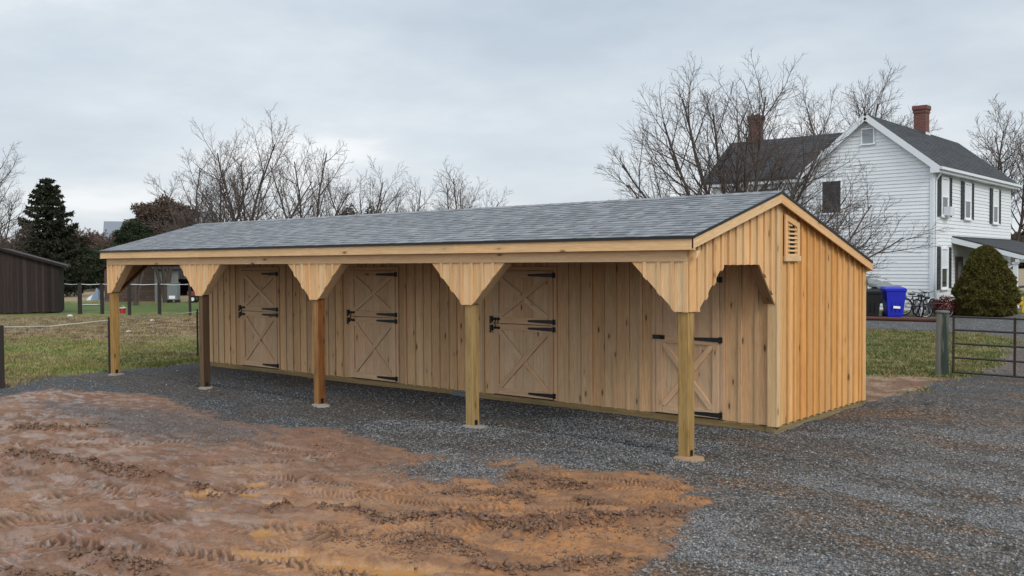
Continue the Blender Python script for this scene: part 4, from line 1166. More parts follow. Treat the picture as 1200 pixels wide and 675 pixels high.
M['spruce'] = varied('spruce_needles', (0.014, 0.017, 0.010), (0.036, 0.039, 0.024), 0.85, spec=0.15)
M['yew'] = varied('clipped_evergreen', (0.042, 0.039, 0.008), (0.115, 0.098, 0.024), 0.85, spec=0.15)
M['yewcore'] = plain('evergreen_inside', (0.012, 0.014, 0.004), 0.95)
M['hedge'] = varied('dark_hedge_leaf', (0.012, 0.018, 0.010), (0.035, 0.048, 0.022), 0.85, spec=0.15)
M['brownleaf'] = varied('brown_dry_leaf', (0.050, 0.036, 0.028), (0.115, 0.080, 0.060), 0.9, spec=0.1)
M['redleaf'] = varied('dark_red_leaf', (0.06, 0.012, 0.012), (0.13, 0.03, 0.025), 0.8, spec=0.2)

# spruce
sp = empty('spruce_tree', (-70.6, 20.4, 0)); tag(sp, 'tall dark spruce with layered drooping boughs behind the dark wooden shed', 'tree')
Tt = Wood3(); Tt.seg_chain([Vector((0, 0, 0)), Vector((0.03, 0, 4)), Vector((0, 0.03, 9.4))], [0.26, 0.17, 0.03], 8)
P_, Nn = [], []
rg = random.Random(4); zz = 1.0
while zz < 9.4:
    t = (zz - 1.0) / 8.6
    W = 3.9 * (1 - t) ** 0.60 * (0.9 if t > .2 else 0.95)
    if t > 0.9: W *= 0.9
    k = rg.randint(6, 8)
    a0 = rg.random() * 6.28
    for i in range(k):
        a = a0 + i * 6.283 / k + rg.gauss(0, 0.15); Lb = W * rg.uniform(0.72, 1.1)
        pts = []
        for j in range(7):
            f = j / 6; pts.append(Vector((math.cos(a) * Lb * f, math.sin(a) * Lb * f, zz + rg.gauss(0, .02) - 0.30 * Lb * math.sin(f * 2.4) * 0.6 + 0.12 * Lb * f * f)))
        Tt.seg_chain(pts, [0.035 * (1 - 0.8 * j / 6) + .004 for j in range(7)], 3)
        n = int(150 * Lb / 2 + 30)
        f = rng.random(n) ** 0.75; idx = np.minimum((f * 6).astype(int), 5); fr = f * 6 - idx
        B = np.array([tuple(p) for p in pts]); q_ = B[idx] * (1 - fr[:, None]) + B[idx + 1] * fr[:, None]
        spr = 0.30 * Lb * (0.25 + np.sin(np.pi * np.minimum(f + 0.12, 1))) * 0.55
        side = rng.normal(size=n) * spr
        q_[:, 0] += -math.sin(a) * side; q_[:, 1] += math.cos(a) * side
        q_[:, 2] += -np.abs(side) * 0.25 - rng.random(n) ** 2 * 0.20 + 0.04
        P_.append(q_); Nn.append(np.tile([math.cos(a) * .5, math.sin(a) * .5, -0.3], (n, 1)))
    zz += rg.uniform(0.52, 0.66) * (1 - 0.35 * t)
Tt.build('trunk', M['bark'], sp)
leaf_mesh('crown', np.concatenate(P_), np.concatenate(Nn), 0.17, M['spruce'], sp, 1.3)

def blob_points(n, rx, ry, rz, cz, seed, shell=0.55, lumps=7):
    """points through a lumpy crown"""
    rr_ = np.random.default_rng(seed)
    d = rr_.normal(size=(n, 3)); d /= np.linalg.norm(d, axis=1)[:, None]
    r = (shell + (1 - shell) * rr_.random(n) ** 0.6)
    ph = rr_.random(3) * 6
    lump = 1 + 0.14 * np.sin(lumps * d[:, 0] + ph[0]) * np.sin(lumps * d[:, 1] + ph[1]) + 0.12 * np.sin(lumps * 1.7 * d[:, 2] + ph[2] + 2 * d[:, 0])
    p = d * (r * lump)[:, None] * np.array([rx, ry, rz]); p[:, 2] += cz
    k = p[:, 2] > 0.0
    return p[k], d[k]

def shrub(name, xy, rx, rz_, h, n, size, mat, label, cat='shrub', group=None, seed=1, stretch=1.0, stems=True, trunk_r=0.08):
    root = empty(name, (xy[0], xy[1], gz(*xy) - 0.03)); tag(root, label, cat, group)
    p, d = blob_points(n, rx, rx, rz_, h, seed)
    leaf_mesh('crown', p, d, size, mat, root, stretch)
    if stems:
        T = Wood3(); g = random.Random(seed)
        for i in range(7):
            a = g.random() * 6.28; t = g.uniform(0.1, 0.7)
            e_ = Vector((math.cos(a) * rx * t, math.sin(a) * rx * t, h + rz_ * 0.4))
            T.seg_chain([Vector((0.03 * math.cos(a), 0.03 * math.sin(a), 0)), e_ * 0.5 + rvec(g) * 0.06, e_], [trunk_r, trunk_r * .6, trunk_r * .25], 5)
        T.build('trunk', M['bark'], root)
    return root

# the round brownish tree and the dark green bush beyond the far end of the barn
shrub('brown_tree', (-51.5, 19.6), 2.15, 1.75, 5.0, 15000, 0.10, M['brownleaf'], 'round dense reddish brown tree behind the left end of the barn roof', 'tree', seed=3, trunk_r=0.12, stretch=2.2)
shrub('evergreen_bush', (-49.2, 16.3), 1.25, 1.2, 3.9, 9000, 0.10, M['hedge'], 'dark green evergreen bush in front of the grey roofs beside the round brown tree', 'bush', seed=8, trunk_r=0.1)
shrub('evergreen_bush', (-40.9, 26.1), 0.9, 1.6, 4.4, 5000, 0.11, M['hedge'], 'left one of two dark evergreens at the foot of the small bare trees', 'bush', seed=12)
shrub('evergreen_bush', (-39.9, 27.0), 0.7, 1.7, 4.2, 4200, 0.11, M['hedge'], 'right one of two dark evergreens at the foot of the small bare trees', 'bush', seed=13)
# dark hedge bush beside the barn's far corner
shrub('hedge_bush', (-82.7, 28.6), 2.4, 1.9, 2.4, 9000, 0.16, M['hedge'], 'broad dark green bush above the far fence, against the barn eave', 'bush', seed=15)
shrub('hedge_bush', (-86.0, 33.5), 3.0, 2.0, 2.2, 9000, 0.17, M['hedge'], 'low dark bush behind the far fence, seen under the left end of the eave', 'bush', seed=16)

# thicket of bare brown shrubs across the far field
def brown_shrub(seed, h, wd):
    rg_ = random.Random(seed)
    root = empty('brown_shrub'); T = Wood3(); Cn = Wood3()
    PP = dict(BASEP); PP.update(levels=3, kids=(10, 8, 6), rmin=0.03, seg=(0.6, 0.4, 0.3), up=(0.05, 0.04, 0.02), trunk_lvl=0, thick=0.02)
    for i in range(9):
        a = rg_.random() * 6.28; t = R(rg_.uniform(5, 48))
        d = Vector((math.cos(a) * math.sin(t), math.sin(a) * math.sin(t), math.cos(t)))
        grow(rg_, T, Cn, Vector((math.cos(a) * wd * .3, math.sin(a) * wd * .3, 0)), d, h * rg_.uniform(0.7, 1.0), 0.07, 0, PP)
    T.build('trunk', M['bark'], root); Cn.build('crown', M['twig_red'], root)
    return root
protos = [brown_shrub(81, 5.2, 3), brown_shrub(82, 4.6, 3.2), brown_shrub(83, 5.8, 3)]
# a line across the view about 105 m away
k = 0
for i, u in enumerate(np.linspace(-30, 140, 19)):
    for row in (0, 1):
        D = 101 + 9 * row + random.uniform(-2, 2)
        lat = (u + row * 5 + random.uniform(-3, 3) - 600) * D / 1112
        x = CAM.x + f0.x * D + r0.x * lat; y = CAM.y + f0.y * D + r0.y * lat
        s = (0.75 + 0.35 * math.sin(i * 1.3 + row) ** 2 + (0.22 if u > 75 and u < 105 else 0)) * (1.0 + 0.1 * row)
        pr = protos[k % 3]
        o = pr if k < 3 else copy_tree(pr)
        o.location = (x, y, -0.1); o.rotation_euler = (0, 0, random.random() * 6.28); o.scale = (s, s, s * random.uniform(0.85, 1.0))
        tag(o, 'bare reddish brown shrub in the tangled thicket beyond the far field', 'shrub', 'bare brown shrubs of the far thicket')
        k += 1

# ------------------------------------------------------------------ far houses
M['white'] = plain('white_paint', (0.74, 0.76, 0.79), 0.55, 0, 0.03, 2)
M['greyroof'] = plain('far_grey_roof', (0.17, 0.19, 0.22), 0.8, 0, 0.1, 1)
M['glass'] = plain('window_glass', (0.02, 0.024, 0.03), 0.08, 0, 0.2, 3, 0.8)
def simple_house(xy, rz, L, W, He, Hr, wall, roof, label, cat='house'):
    root = empty('distant_house', (*xy, 0), rz); tag(root, label, cat)
    mb = MB()
    mb.prism([(-W / 2, 0), (W / 2, 0), (W / 2, He), (0, Hr), (-W / 2, He)], (-L / 2, 0, 0), (0, 1, 0), (0, 0, 1), (1, 0, 0), L)
    mb.build('wall', wall, root)
    mb = MB(); ov = 0.4; k_ = (Hr - He) / (W / 2)
    for s in (-1, 1):
        mb.prism([(0, Hr + 0.05), (s * (W / 2 + ov), He - ov * k_ + 0.05), (s * (W / 2 + ov), He - ov * k_ + 0.22), (0, Hr + 0.22)], (-L / 2 - ov, 0, 0), (0, 1, 0), (0, 0, 1), (1, 0, 0), L + 2 * ov)
    mb.build('roof', roof, root)
    for s in (-1, 1):
        for i in range(3):
            x = -L / 2 + L * (i + .5) / 3
            mb = MB(); mb.box(x - .5, x + .5, s * (W / 2) - .03, s * (W / 2) + .03, He * .45, He * .75)
            mb.build('window', M['glass'], root)
    return root
simple_house((-107.5, 47.5), R(60), 7.0, 6.0, 5.0, 7.7, M['white'], M['greyroof'], 'distant white house with a pale grey gable roof left of the barn roof')
simple_house((-93.5, 45.0), R(50), 7.5, 7.0, 5.2, 8.3, plain('far_tan_wall', (0.35, 0.33, 0.31), 0.8), plain('far_blue_roof', (0.15, 0.165, 0.19), 0.8, 0, .1, 1), 'distant building with a long blue grey roof behind the brown tree')

# ------------------------------------------------------------------ white farmhouse
house = empty('white_farmhouse', (-6.12, 27.68, 0)); tag(house, 'two storey white clapboard farmhouse with dark shutters, two brick chimneys and a side porch', 'house')
HO = Vector((-6.12, 27.68, 0))
def H(x, y, z): return (x - HO.x, y - HO.y, z)
def hbox(mb, x0, x1, y0, y1, z0, z1, **k): mb.box(x0 - HO.x, x1 - HO.x, y0 - HO.y, y1 - HO.y, z0, z1, **k)
m, nt, b = new_mat('white_siding'); q = NB(nt)
tc = q.n('TexCoord').outputs['Object']; rr_ = q.n('Attribute', attribute_name='rnd').outputs['Fac']
c = q.mix(rr_, (0.62, 0.645, 0.67), (0.69, 0.71, 0.73))
c = q.mix(q.math('MULTIPLY', q.ramp(q.noise(q.scale(tc, (1, 1, .5)), 1.2, 5, .6), [(.5, 0.), (.8, 1.)]), 0.25), c, (0.5, 0.5, 0.47))
q.l(c, b.inputs['Base Color']); b.inputs['Roughness'].default_value = 0.5
M['siding'] = m
M['shutter'] = plain('dark_shutter', (0.022, 0.028, 0.032), 0.6, 0, .2)
M['htrim'] = plain('house_trim', (0.62, 0.65, 0.68), 0.5, 0, 0.05, 2)

def siding(mb, O, A, N, a0, a1, z0, outline, course=0.15, holes=()):
    """clapboards: each course leans out at its lower edge"""
    O, A, N = Vector(O), Vector(A), Vector(N); z = z0; zmax = max(p[1] for p in outline)
    while z < zmax:
        za, zb = z, min(z + course, zmax)
        # extent of the wall at this height
        def ext(zq):
            xs_ = []
            n = len(outline)
            for i in range(n):
                (x1_, y1_), (x2_, y2_) = outline[i], outline[(i + 1) % n]
                if (y1_ - zq) * (y2_ - zq) <= 0 and abs(y1_ - y2_) > 1e-6:
                    xs_.append(x1_ + (x2_ - x1_) * (zq - y1_) / (y2_ - y1_))
            return (min(xs_), max(xs_)) if len(xs_) >= 2 else None
        e0, e1 = ext(za + 1e-4), ext(zb - 1e-4)
        if e0 and e1:
            segs = [(e0[0], e0[1], e1[0], e1[1])]
            zc_ = (za + zb) / 2
            for h0, h1, hz0, hz1 in holes:
                if hz0 < zc_ < hz1:
                    ns = []
                    for s0, s1, t0_, t1_ in segs:
                        if h0 > s0 and h1 < s1: ns += [(s0, h0, t0_, h0), (h1, s1, h1, t1_)]
                        else: ns.append((s0, s1, t0_, t1_))
                    segs = ns
            r = random.random()
            for s0, s1, t0_, t1_ in segs:
                P = lambda a, zz_, o: O + A * a + Vector((0, 0, zz_)) + N * o
                f = [P(s0, za, .025), P(s1, za, .025), P(t1_, zb, .002), P(t0_, zb, .002)]
                u = [P(s0, za, 0), P(s1, za, 0), P(s1, za, .025), P(s0, za, .025)]
                if A.cross(Vector((0, 0, 1))).dot(N) < 0: f = f[::-1]; u = u[::-1]
                mb.poly(f, None, r); mb.poly(u, None, r)
        z += course

XL, XR_, YG, YE, HE, HP, XP = -11.45, -6.12, 27.68, 40.3, 6.28, 8.52, -8.78
# solid core behind the boards
mb = MB()
core = [(XL + .01 - HO.x, 0), (XR_ - .01 - HO.x, 0), (XR_ - .01 - HO.x, HE), (XP - HO.x, HP - .05), (XL + .01 - HO.x, HE)]
mb.prism(core, (0, 0.01, 0), (1, 0, 0), (0, 0, 1), (0, 1, 0), YE - YG - .02)
siding(mb, H(0, YG, 0), (1, 0, 0), (0, -1, 0), 0, 0, 0.25, [(XL, 0.25), (XR_, 0.25), (XR_, HE), (XP, HP), (XL, HE)])
siding(mb, H(XR_, 0, 0), (0, 1, 0), (1, 0, 0), 0, 0, 0.25, [(YG, 0.25), (YE, 0.25), (YE, HE), (YG, HE)])
siding(mb, H(0, YE, 0), (1, 0, 0), (0, 1, 0), 0, 0, 0.25, [(XL, 0.25), (XR_, 0.25), (XR_, HE), (XP, HP), (XL, HE)], 0.3)
WX0, WY0, WY1 = -16.35, 28.15, 33.2
hbox(mb, WX0 + .01, XL, WY0 + .01, WY1 - .01, 0, 6.1)
siding(mb, H(0, WY0, 0), (1, 0, 0), (0, -1, 0), 0, 0, 0.25, [(WX0, .25), (XL, .25), (XL, 6.1), (WX0, 6.1)])
mb.prism([(WY0 - HO.y, 6.1), (WY1 - HO.y, 6.1), (30.65 - HO.y, 8.3)], (WX0 - HO.x, 0, 0), (0, 1, 0), (0, 0, 1), (1, 0, 0), 3)
mb.build('wall', M['siding'], house)
mb = MB(); hbox(mb, XL + .02, XR_ - .001, YG + .001, YE, -0.3, 0.25); hbox(mb, WX0, XL, WY0 + .002, WY1, -.3, .25)
mb.build('foundation', M['concrete'], house)
mb = MB()
hbox(mb, XR_ - .10, XR_ + .035, YG - .052, YG - .036, .25, HE); hbox(mb, XR_ + .035, XR_ + .052, YG - .036, YG + .10, .25, HE)
mb.build('corner_board', M['htrim'], house)

def gable_roof(mbr, ridge_axis, c0, c1, e0, e1, ez, rc, rz_, step=0.16):
    pass
# main roof
kR = (HP + 0.12 - 6.2) / (XP + 5.80)
def slope_x(mbx, xe, ze, xr, zr, y0_, y1_):
    """shingled slope whose ridge runs along y"""
    E0 = Vector((xe, 0, ze)); E1 = Vector((xr, 0, zr)); d = E1 - E0; Ln = d.length; d.normalize()
    nrm = d.cross(Vector((0, 1, 0)));
    if nrm.z < 0: nrm = -nrm
    n = int(Ln / 0.16); c_ = Ln / n
    for i in range(n):
        y = y0_
        while y < y1_:
            w_ = min(random.uniform(.3, .9), y1_ - y); a = E0 + d * (i * c_); e_ = E0 + d * ((i + 1) * c_); h_ = nrm * 0.012
            p = [Vector((a.x, y, a.z)) + h_, Vector((a.x, y + w_, a.z)) + h_, Vector((e_.x, y + w_, e_.z)), Vector((e_.x, y, e_.z))]
            g_ = [Vector((a.x, y, a.z)), Vector((a.x, y + w_, a.z)), p[1], p[0]]
            r = random.random()
            mbx.poly([v - HO for v in p] if xe > xr else [v - HO for v in p][::-1], None, r); mbx.poly([v - HO for v in g_], None, r * .4)  # lower edge toned darker, painting a shadow line at each course
            y += w_
def slope_y(mbx, ye, ze, yr, zr, x0_, x1_):
    E0 = Vector((0, ye, ze)); E1 = Vector((0, yr, zr)); d = E1 - E0; Ln = d.length; d.normalize()
    nrm = Vector((1, 0, 0)).cross(d)
    if nrm.z < 0: nrm = -nrm
    n = int(Ln / 0.16); c_ = Ln / n
    for i in range(n):
        x = x0_
        while x < x1_:
            w_ = min(random.uniform(.3, .9), x1_ - x); a = E0 + d * (i * c_); e_ = E0 + d * ((i + 1) * c_); h_ = nrm * 0.012
            p = [Vector((x, a.y, a.z)) + h_, Vector((x + w_, a.y, a.z)) + h_, Vector((x + w_, e_.y, e_.z)), Vector((x, e_.y, e_.z))]
            g_ = [Vector((x, a.y, a.z)), Vector((x + w_, a.y, a.z)), p[1], p[0]]
            r = random.random()
            mbx.poly([v - HO for v in p], None, r); mbx.poly([v - HO for v in g_], None, r * .4)  # same painted shadow line along the lower edges
            x += w_
YO0, YO1 = 27.38, 40.75
XE, XW = -5.80, -11.76
RZH = HP + 0.14; EZH = 6.26
mb = MB()
for xe in (XE, XW):
    mb.prism([(xe - HO.x, EZH - .10), (XP - HO.x, RZH - .10), (XP - HO.x, RZH - .012), (xe - HO.x, EZH - .012)], (0, YO0 - HO.y + .03, 0), (1, 0, 0), (0, 0, 1), (0, 1, 0), YO1 - YO0 - .06)
for ye, s in ((27.72, 1), (33.6, -1)):
    mb.prism([(ye - HO.y, 6.13), (30.65 - HO.y, 8.30), (30.65 - HO.y, 8.39), (ye - HO.y, 6.22)], (WX0 - .32 - HO.x, 0, 0), (0, 1, 0), (0, 0, 1), (1, 0, 0), XP - WX0 - 1.0 if s > 0 else 6)
slope_x(mb, XE, EZH, XP, RZH, YO0, YO1); slope_x(mb, XW, EZH, XP, RZH, YO0, YO1)
slope_y(mb, 27.72, 6.235, 30.65, 8.405, WX0 - .34, -9.2); slope_y(mb, 33.6, 6.235, 30.65, 8.405, WX0 - .34, -9.2)
roof = mb.build('roof', M['shingle_house'], house)
# rake and eave trim
mb = MB()
for xe in (XE, XW):
    d_ = Vector((xe - XP, 0, EZH - RZH)).normalized(); n_ = Vector((-d_.z, 0, d_.x))
    mb.bar(H(XP, YO0 + .015, RZH - .14), H(xe, YO0 + .015, EZH - .14), 0.03, 0.24, up=(0, 0, 1))
    mb.bar(H(XP, YG - .04, RZH - .27), H(xe + (.3 if xe < XP else -.3), YG - .04, EZH - .02), 0.03, 0.18, up=(0, 0, 1))
    mb.poly([H(XP, YO0 + .03, RZH - .12), H(xe, YO0 + .03, EZH - .12), H(xe, YG, EZH - .12), H(XP, YG, RZH - .12)])
hbox(mb, XE - .03, XE, YO0 + .02, YO1, EZH - .24, EZH - .03)
hbox(mb, XR_ + .02, XE - .035, YO0 + .03, YO1, EZH - .24, EZH - .22)
hbox(mb, XE - .34, XE - .0, YO0 + .002, YO0 + .03, EZH - .26, EZH + .02)
hbox(mb, WX0 - .3, XL - .1, 27.74, 27.77, 6.0, 6.19); hbox(mb, WX0 - .3, XL - .1, 27.78, 28.14, 6.0, 6.02)
mb.bar(H(WX0 - .33, 27.74, 6.12), H(WX0 - .33, 30.65, 8.28), 0.03, 0.2)
mb.build('roof_trim', M['htrim'], house)
mb = MB(); hbox(mb, XE + .002, XE + .11, YO0 + .05, YO1, EZH - .13, EZH - .02)
mb.tube([H(XE + .05, YG + .05, EZH - .12), H(XR_ + .08, YG + .16, EZH - .55), H(XR_ + .08, YG + .16, .4)], 0.04, 8)
mb.build('gutter', M['htrim'], house)
# brick chimneys
m, nt, b = new_mat('chimney_brick'); q = NB(nt)
tc = q.n('TexCoord').outputs['Object']
sp_ = q.n('SeparateXYZ'); q.l(tc, sp_.inputs[0]); cx_ = q.n('CombineXYZ'); q.l(q.math('ADD', sp_.outputs[0], sp_.outputs[1]), cx_.inputs[0]); q.l(sp_.outputs[2], cx_.inputs[1])
bt = q.n('TexBrick'); q.l(cx_.outputs[0], bt.inputs[0]); bt.inputs['Scale'].default_value = 1
bt.inputs['Brick Width'].default_value = .21; bt.inputs['Row Height'].default_value = .075; bt.inputs['Mortar Size'].default_value = .008
bt.inputs['Color1'].default_value = (.19, .045, .03, 1); bt.inputs['Color2'].default_value = (.11, .03, .022, 1); bt.inputs['Mortar'].default_value = (.2, .16, .14, 1)
q.l(q.mix(q.math('MULTIPLY', q.noise(tc, 4, 4), 0.5), bt.outputs[0], (.04, .025, .022)), b.inputs['Base Color']); b.inputs['Roughness'].default_value = .9
M['brick'] = m
for cx, cy, zb, zt, w_ in ((-8.82, 34.9, 7.7, 9.88, .28), (-15.35, 30.7, 7.6, 9.62, .27)):
    mb = MB()
    hbox(mb, cx - w_, cx + w_, cy - w_, cy + w_, zb, zt - .36)
    hbox(mb, cx - w_ - .03, cx + w_ + .03, cy - w_ - .03, cy + w_ + .03, zt - .359, zt - .20)
    hbox(mb, cx - w_ - .065, cx + w_ + .065, cy - w_ - .065, cy + w_ + .065, zt - .199, zt)
    ch = mb.build('chimney', M['brick'], roof, bevel=.008)
    mb = MB()
    for s in (-1, 1):
        mb.prism([(-.36, 0), (.36, 0), (.30, .12), (-.30, .12)], (cx + s * .3 - HO.x, cy - HO.y, 8.48 if cx > -10 else 8.2), (0, 1, 0), (0, 0, 1), (s, 0, 0), .012)
    mb.build('flashing', M['htrim'], roof)
mb = MB(); mb.tube([H(-11.3, 28.9, 6.9), H(-11.3, 28.9, 7.45)], .055, 10); mb.build('vent_pipe', M['htrim'], roof)

def window(yc, z0_, z1_, w_=0.98, sh=True, ac=False):
    """on the long wall, facing +X"""
    x = XR_ + .036
    mb = MB(); f = .085
    hbox(mb, x, x + .05, yc - w_ / 2, yc - w_ / 2 + f, z0_, z1_); hbox(mb, x, x + .05, yc + w_ / 2 - f, yc + w_ / 2, z0_, z1_)
    hbox(mb, x, x + .05, yc - w_ / 2 + f, yc + w_ / 2 - f, z1_ - f, z1_); hbox(mb, x, x + .09, yc - w_ / 2 - .04, yc + w_ / 2 + .04, z0_ - .06, z0_ - .001)
    hbox(mb, x, x + .035, yc - w_ / 2 + f, yc + w_ / 2 - f, z0_, z0_ + .07)
    zm = (z0_ + z1_) / 2
    hbox(mb, x, x + .045, yc - w_ / 2 + f, yc + w_ / 2 - f, zm - .03, zm + .03)
    for s in (-1, 1): hbox(mb, x, x + .03, yc + s * (w_ / 2 - f - .03) - .025, yc + s * (w_ / 2 - f - .03) + .025, z0_ + .07, z1_ - f)
    wn = mb.build('window', M['white'], house)
    mb = MB(); hbox(mb, x - .01, x + .012, yc - w_ / 2 + f, yc + w_ / 2 - f, z0_ + .07, z1_ - f); mb.build('pane', M['glass'], wn)
    mb = MB(); hbox(mb, x + .0125, x + .016, yc - w_ / 2 + f + .055, yc + w_ / 2 - f - .055, zm + .03, z1_ - f - .02); mb.build('curtain', M['htrim'], wn)
    if ac:
        mb = MB(); hbox(mb, x + .03, x + .33, yc - .28, yc + .28, z0_ + .02, z0_ + .38)
        for i in range(6): hbox(mb, x + .331, x + .338, yc - .25, yc + .25, z0_ + .06 + i * .05, z0_ + .075 + i * .05)
        mb.build('air_conditioner', M['htrim'], wn)
    if sh:
        for s in (-1, 1):
            ys = yc + s * (w_ / 2 + .26)
            mb = MB(); hbox(mb, x, x + .035, ys - .2, ys - .14, z0_ - .02, z1_ + .02); hbox(mb, x, x + .035, ys + .14, ys + .2, z0_ - .02, z1_ + .02)
            for zz_ in (z0_ - .02, zm - .05, z1_ - .06): hbox(mb, x, x + .035, ys - .139, ys + .139, zz_, zz_ + .08)
            zz_ = z0_ + .07
            while zz_ < z1_ - .08:
                hbox(mb, x, x + .022, ys - .139, ys + .139, zz_, zz_ + .038); zz_ += .055
            mb.build('shutter', M['shutter'], house)
window(29.12, 4.30, 5.93, ac=True); window(32.46, 4.28, 5.90); window(37.16, 4.22, 5.86)
window(29.10, 1.28, 3.0)
# windows of the gable wall
def gwin(x0, x1, z0_, z1_, mat, y=YG, grille=True, nm='window'):
    mb = MB(); f = .06
    hbox(mb, x0 - f, x0, y - .07, y - .024, z0_ - f, z1_ + f); hbox(mb, x1, x1 + f, y - .07, y - .024, z0_ - f, z1_ + f)
    hbox(mb, x0, x1, y - .07, y - .024, z1_, z1_ + f); hbox(mb, x0 - .1, x1 + .1, y - .10, y - .024, z0_ - f, z0_)
    wn = mb.build(nm, M['white'], house)
    mb = MB(); hbox(mb, x0, x1, y - .045, y - .024, z0_, z1_)
    if grille:
        zz_ = z0_ + .05
        while zz_ < z1_: hbox(mb, x0, x1, y - .055, y - .0455, zz_, zz_ + .025); zz_ += .07
    mb.build('pane' if nm == 'window' else 'louvre', mat, wn)
gwin(-10.72, -9.90, 4.55, 5.92, M['shutter'])
gwin(-10.72, -9.90, 1.3, 2.8, M['glass'], grille=False)
gwin(-8.98, -8.52, 7.42, 8.02, plain('grey_louvre', (.30, .33, .34), .6), nm='gable_louvre')
gwin(-13.9, -13.0, 4.5, 5.8, M['glass'], WY0, False)
# porch
PY0, PY1, PX1 = 30.25, 40.2, -3.35
mb = MB()
for i in range(17):
    t0_, t1_ = i / 17, (i + 1) / 17
    xa, xb = -6.09 + (PX1 + 6.09) * t0_, -6.09 + (PX1 + 6.09) * t1_; za, zb = 3.50 - .80 * t0_, 3.50 - .80 * t1_
    mb.prism([(xa - HO.x, za - .05), (xb - HO.x, zb - .05), (xb - HO.x, zb + .012), (xa - HO.x, za)], (0, PY0 - HO.y, 0), (1, 0, 0), (0, 0, 1), (0, 1, 0), PY1 - PY0)
mb.build('porch_roof', M['shingle_house'], house)
mb = MB()
mb.prism([(-6.09 - HO.x, 3.44), (PX1 - HO.x, 2.64), (PX1 - HO.x, 2.47), (-6.09 - HO.x, 3.20)], (0, PY0 - HO.y - .03, 0), (1, 0, 0), (0, 0, 1), (0, 1, 0), .028)
hbox(mb, PX1, PX1 + .1, PY0, PY1, 2.50, 2.64)
hbox(mb, PX1 - .3, PX1 - .14, PY0, PY1, 2.36, 2.50)
mb.tube([H(PX1 + .03, PY0 + .1, 2.5), H(PX1 - .55, PY0 + .1, 2.15), H(-3.75, PY0 + .1, 2.0)], .035, 8)
mb.build('porch_trim', M['htrim'], house)
for y in (PY0 + .15, 33.4, 36.7, 39.9):
    mb = MB(); hbox(mb, -3.74, -3.58, y - .08, y + .08, .4, 2.38); hbox(mb, -3.78, -3.54, y - .12, y + .12, 2.3, 2.36); hbox(mb, -3.78, -3.54, y - .12, y + .12, .42, .6)
    mb.build('porch_post', M['htrim'], house)
mb = MB(); hbox(mb, -6.09, PX1 - .1, PY0, PY1, .18, .48); mb.build('porch_floor', plain('porch_boards', (.15, .14, .13), .8), house)
mb = MB()
for z in (.62, .95, 1.28): 
    for ya, yb in ((PY0 + .24, 33.3), (33.5, 36.6), (36.8, 39.8)): hbox(mb, -3.70, -3.62, ya, yb, z, z + .09)
    hbox(mb, -5.0, -3.75, PY0 + .11, PY0 + .19, z, z + .09)
mb.build('porch_railing', plain('dark_rail', (.035, .025, .022), .7), house)
mb = MB(); hbox(mb, XR_ + .024, XR_ + .07, 30.75, 31.75, .48, 2.62); hd = mb.build('door', plain('brown_door', (.05, .03, .024), .6), house)
mb = MB(); hbox(mb, XR_ + .0705, XR_ + .076, 30.95, 31.55, 1.5, 2.4); mb.build('pane', M['glass'], hd)
window(33.6, 1.3, 2.8, sh=False)

# ------------------------------------------------------------------ clipped cone evergreen
cone = empty('cone_evergreen', (-3.95, 26.95, gz(-3.95, 26.95) - 0.05)); tag(cone, 'large clipped cone shaped olive green evergreen beside the house porch', 'bush')
def cone_r(z, H_=2.62): 
    t = np.clip(z / H_, 0, 1)
    return 1.25 * np.sqrt(np.clip(1 - t ** 1.6, 0, 1)) ** 1.12 * (0.88 + 0.12 * np.minimum(1, t * 5))
n = 90000
z = rng.random(n) ** 1.25 * 2.62; a = rng.random(n) * 6.283
lump = vnoise(a * 3.4 + 11, z * 3.4) * 0.55 + vnoise(a * 7 + 3, z * 8) * 0.45
rr_ = cone_r(z) * (0.72 + 0.46 * lump) * (1 - 0.09 * rng.random(n)) + 0.05 * rng.random(n) ** 6
pt = np.stack([np.cos(a) * rr_, np.sin(a) * rr_, z + 0.03 + 0.04 * lump], 1)
leaf_mesh('crown', pt, np.stack([np.cos(a), np.sin(a), 0.7 + 0 * a], 1), 0.040, M['yew'], cone, 1.2)
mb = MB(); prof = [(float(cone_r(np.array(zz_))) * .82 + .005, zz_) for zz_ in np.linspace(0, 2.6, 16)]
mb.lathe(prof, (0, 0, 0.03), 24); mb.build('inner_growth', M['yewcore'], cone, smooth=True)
Tt = Wood3(); Tt.seg_chain([Vector((0, 0, 0)), Vector((0, 0, 1.2))], [.09, .05], 7); Tt.build('trunk', M['bark'], cone)
shrub('red_leaved_shrub', (-5.2, 26.25), .42, .38, .38, 2600, .045, M['redleaf'], 'small dark red leaved shrub at the left foot of the cone evergreen', 'shrub', seed=5, trunk_r=.015)
shrub('red_leaved_shrub', (-5.75, 26.9), .30, .28, .28, 1500, .04, M['redleaf'], 'smallest dark red shrub, close to the house wall under the lower window', 'shrub', seed=6, trunk_r=.012)

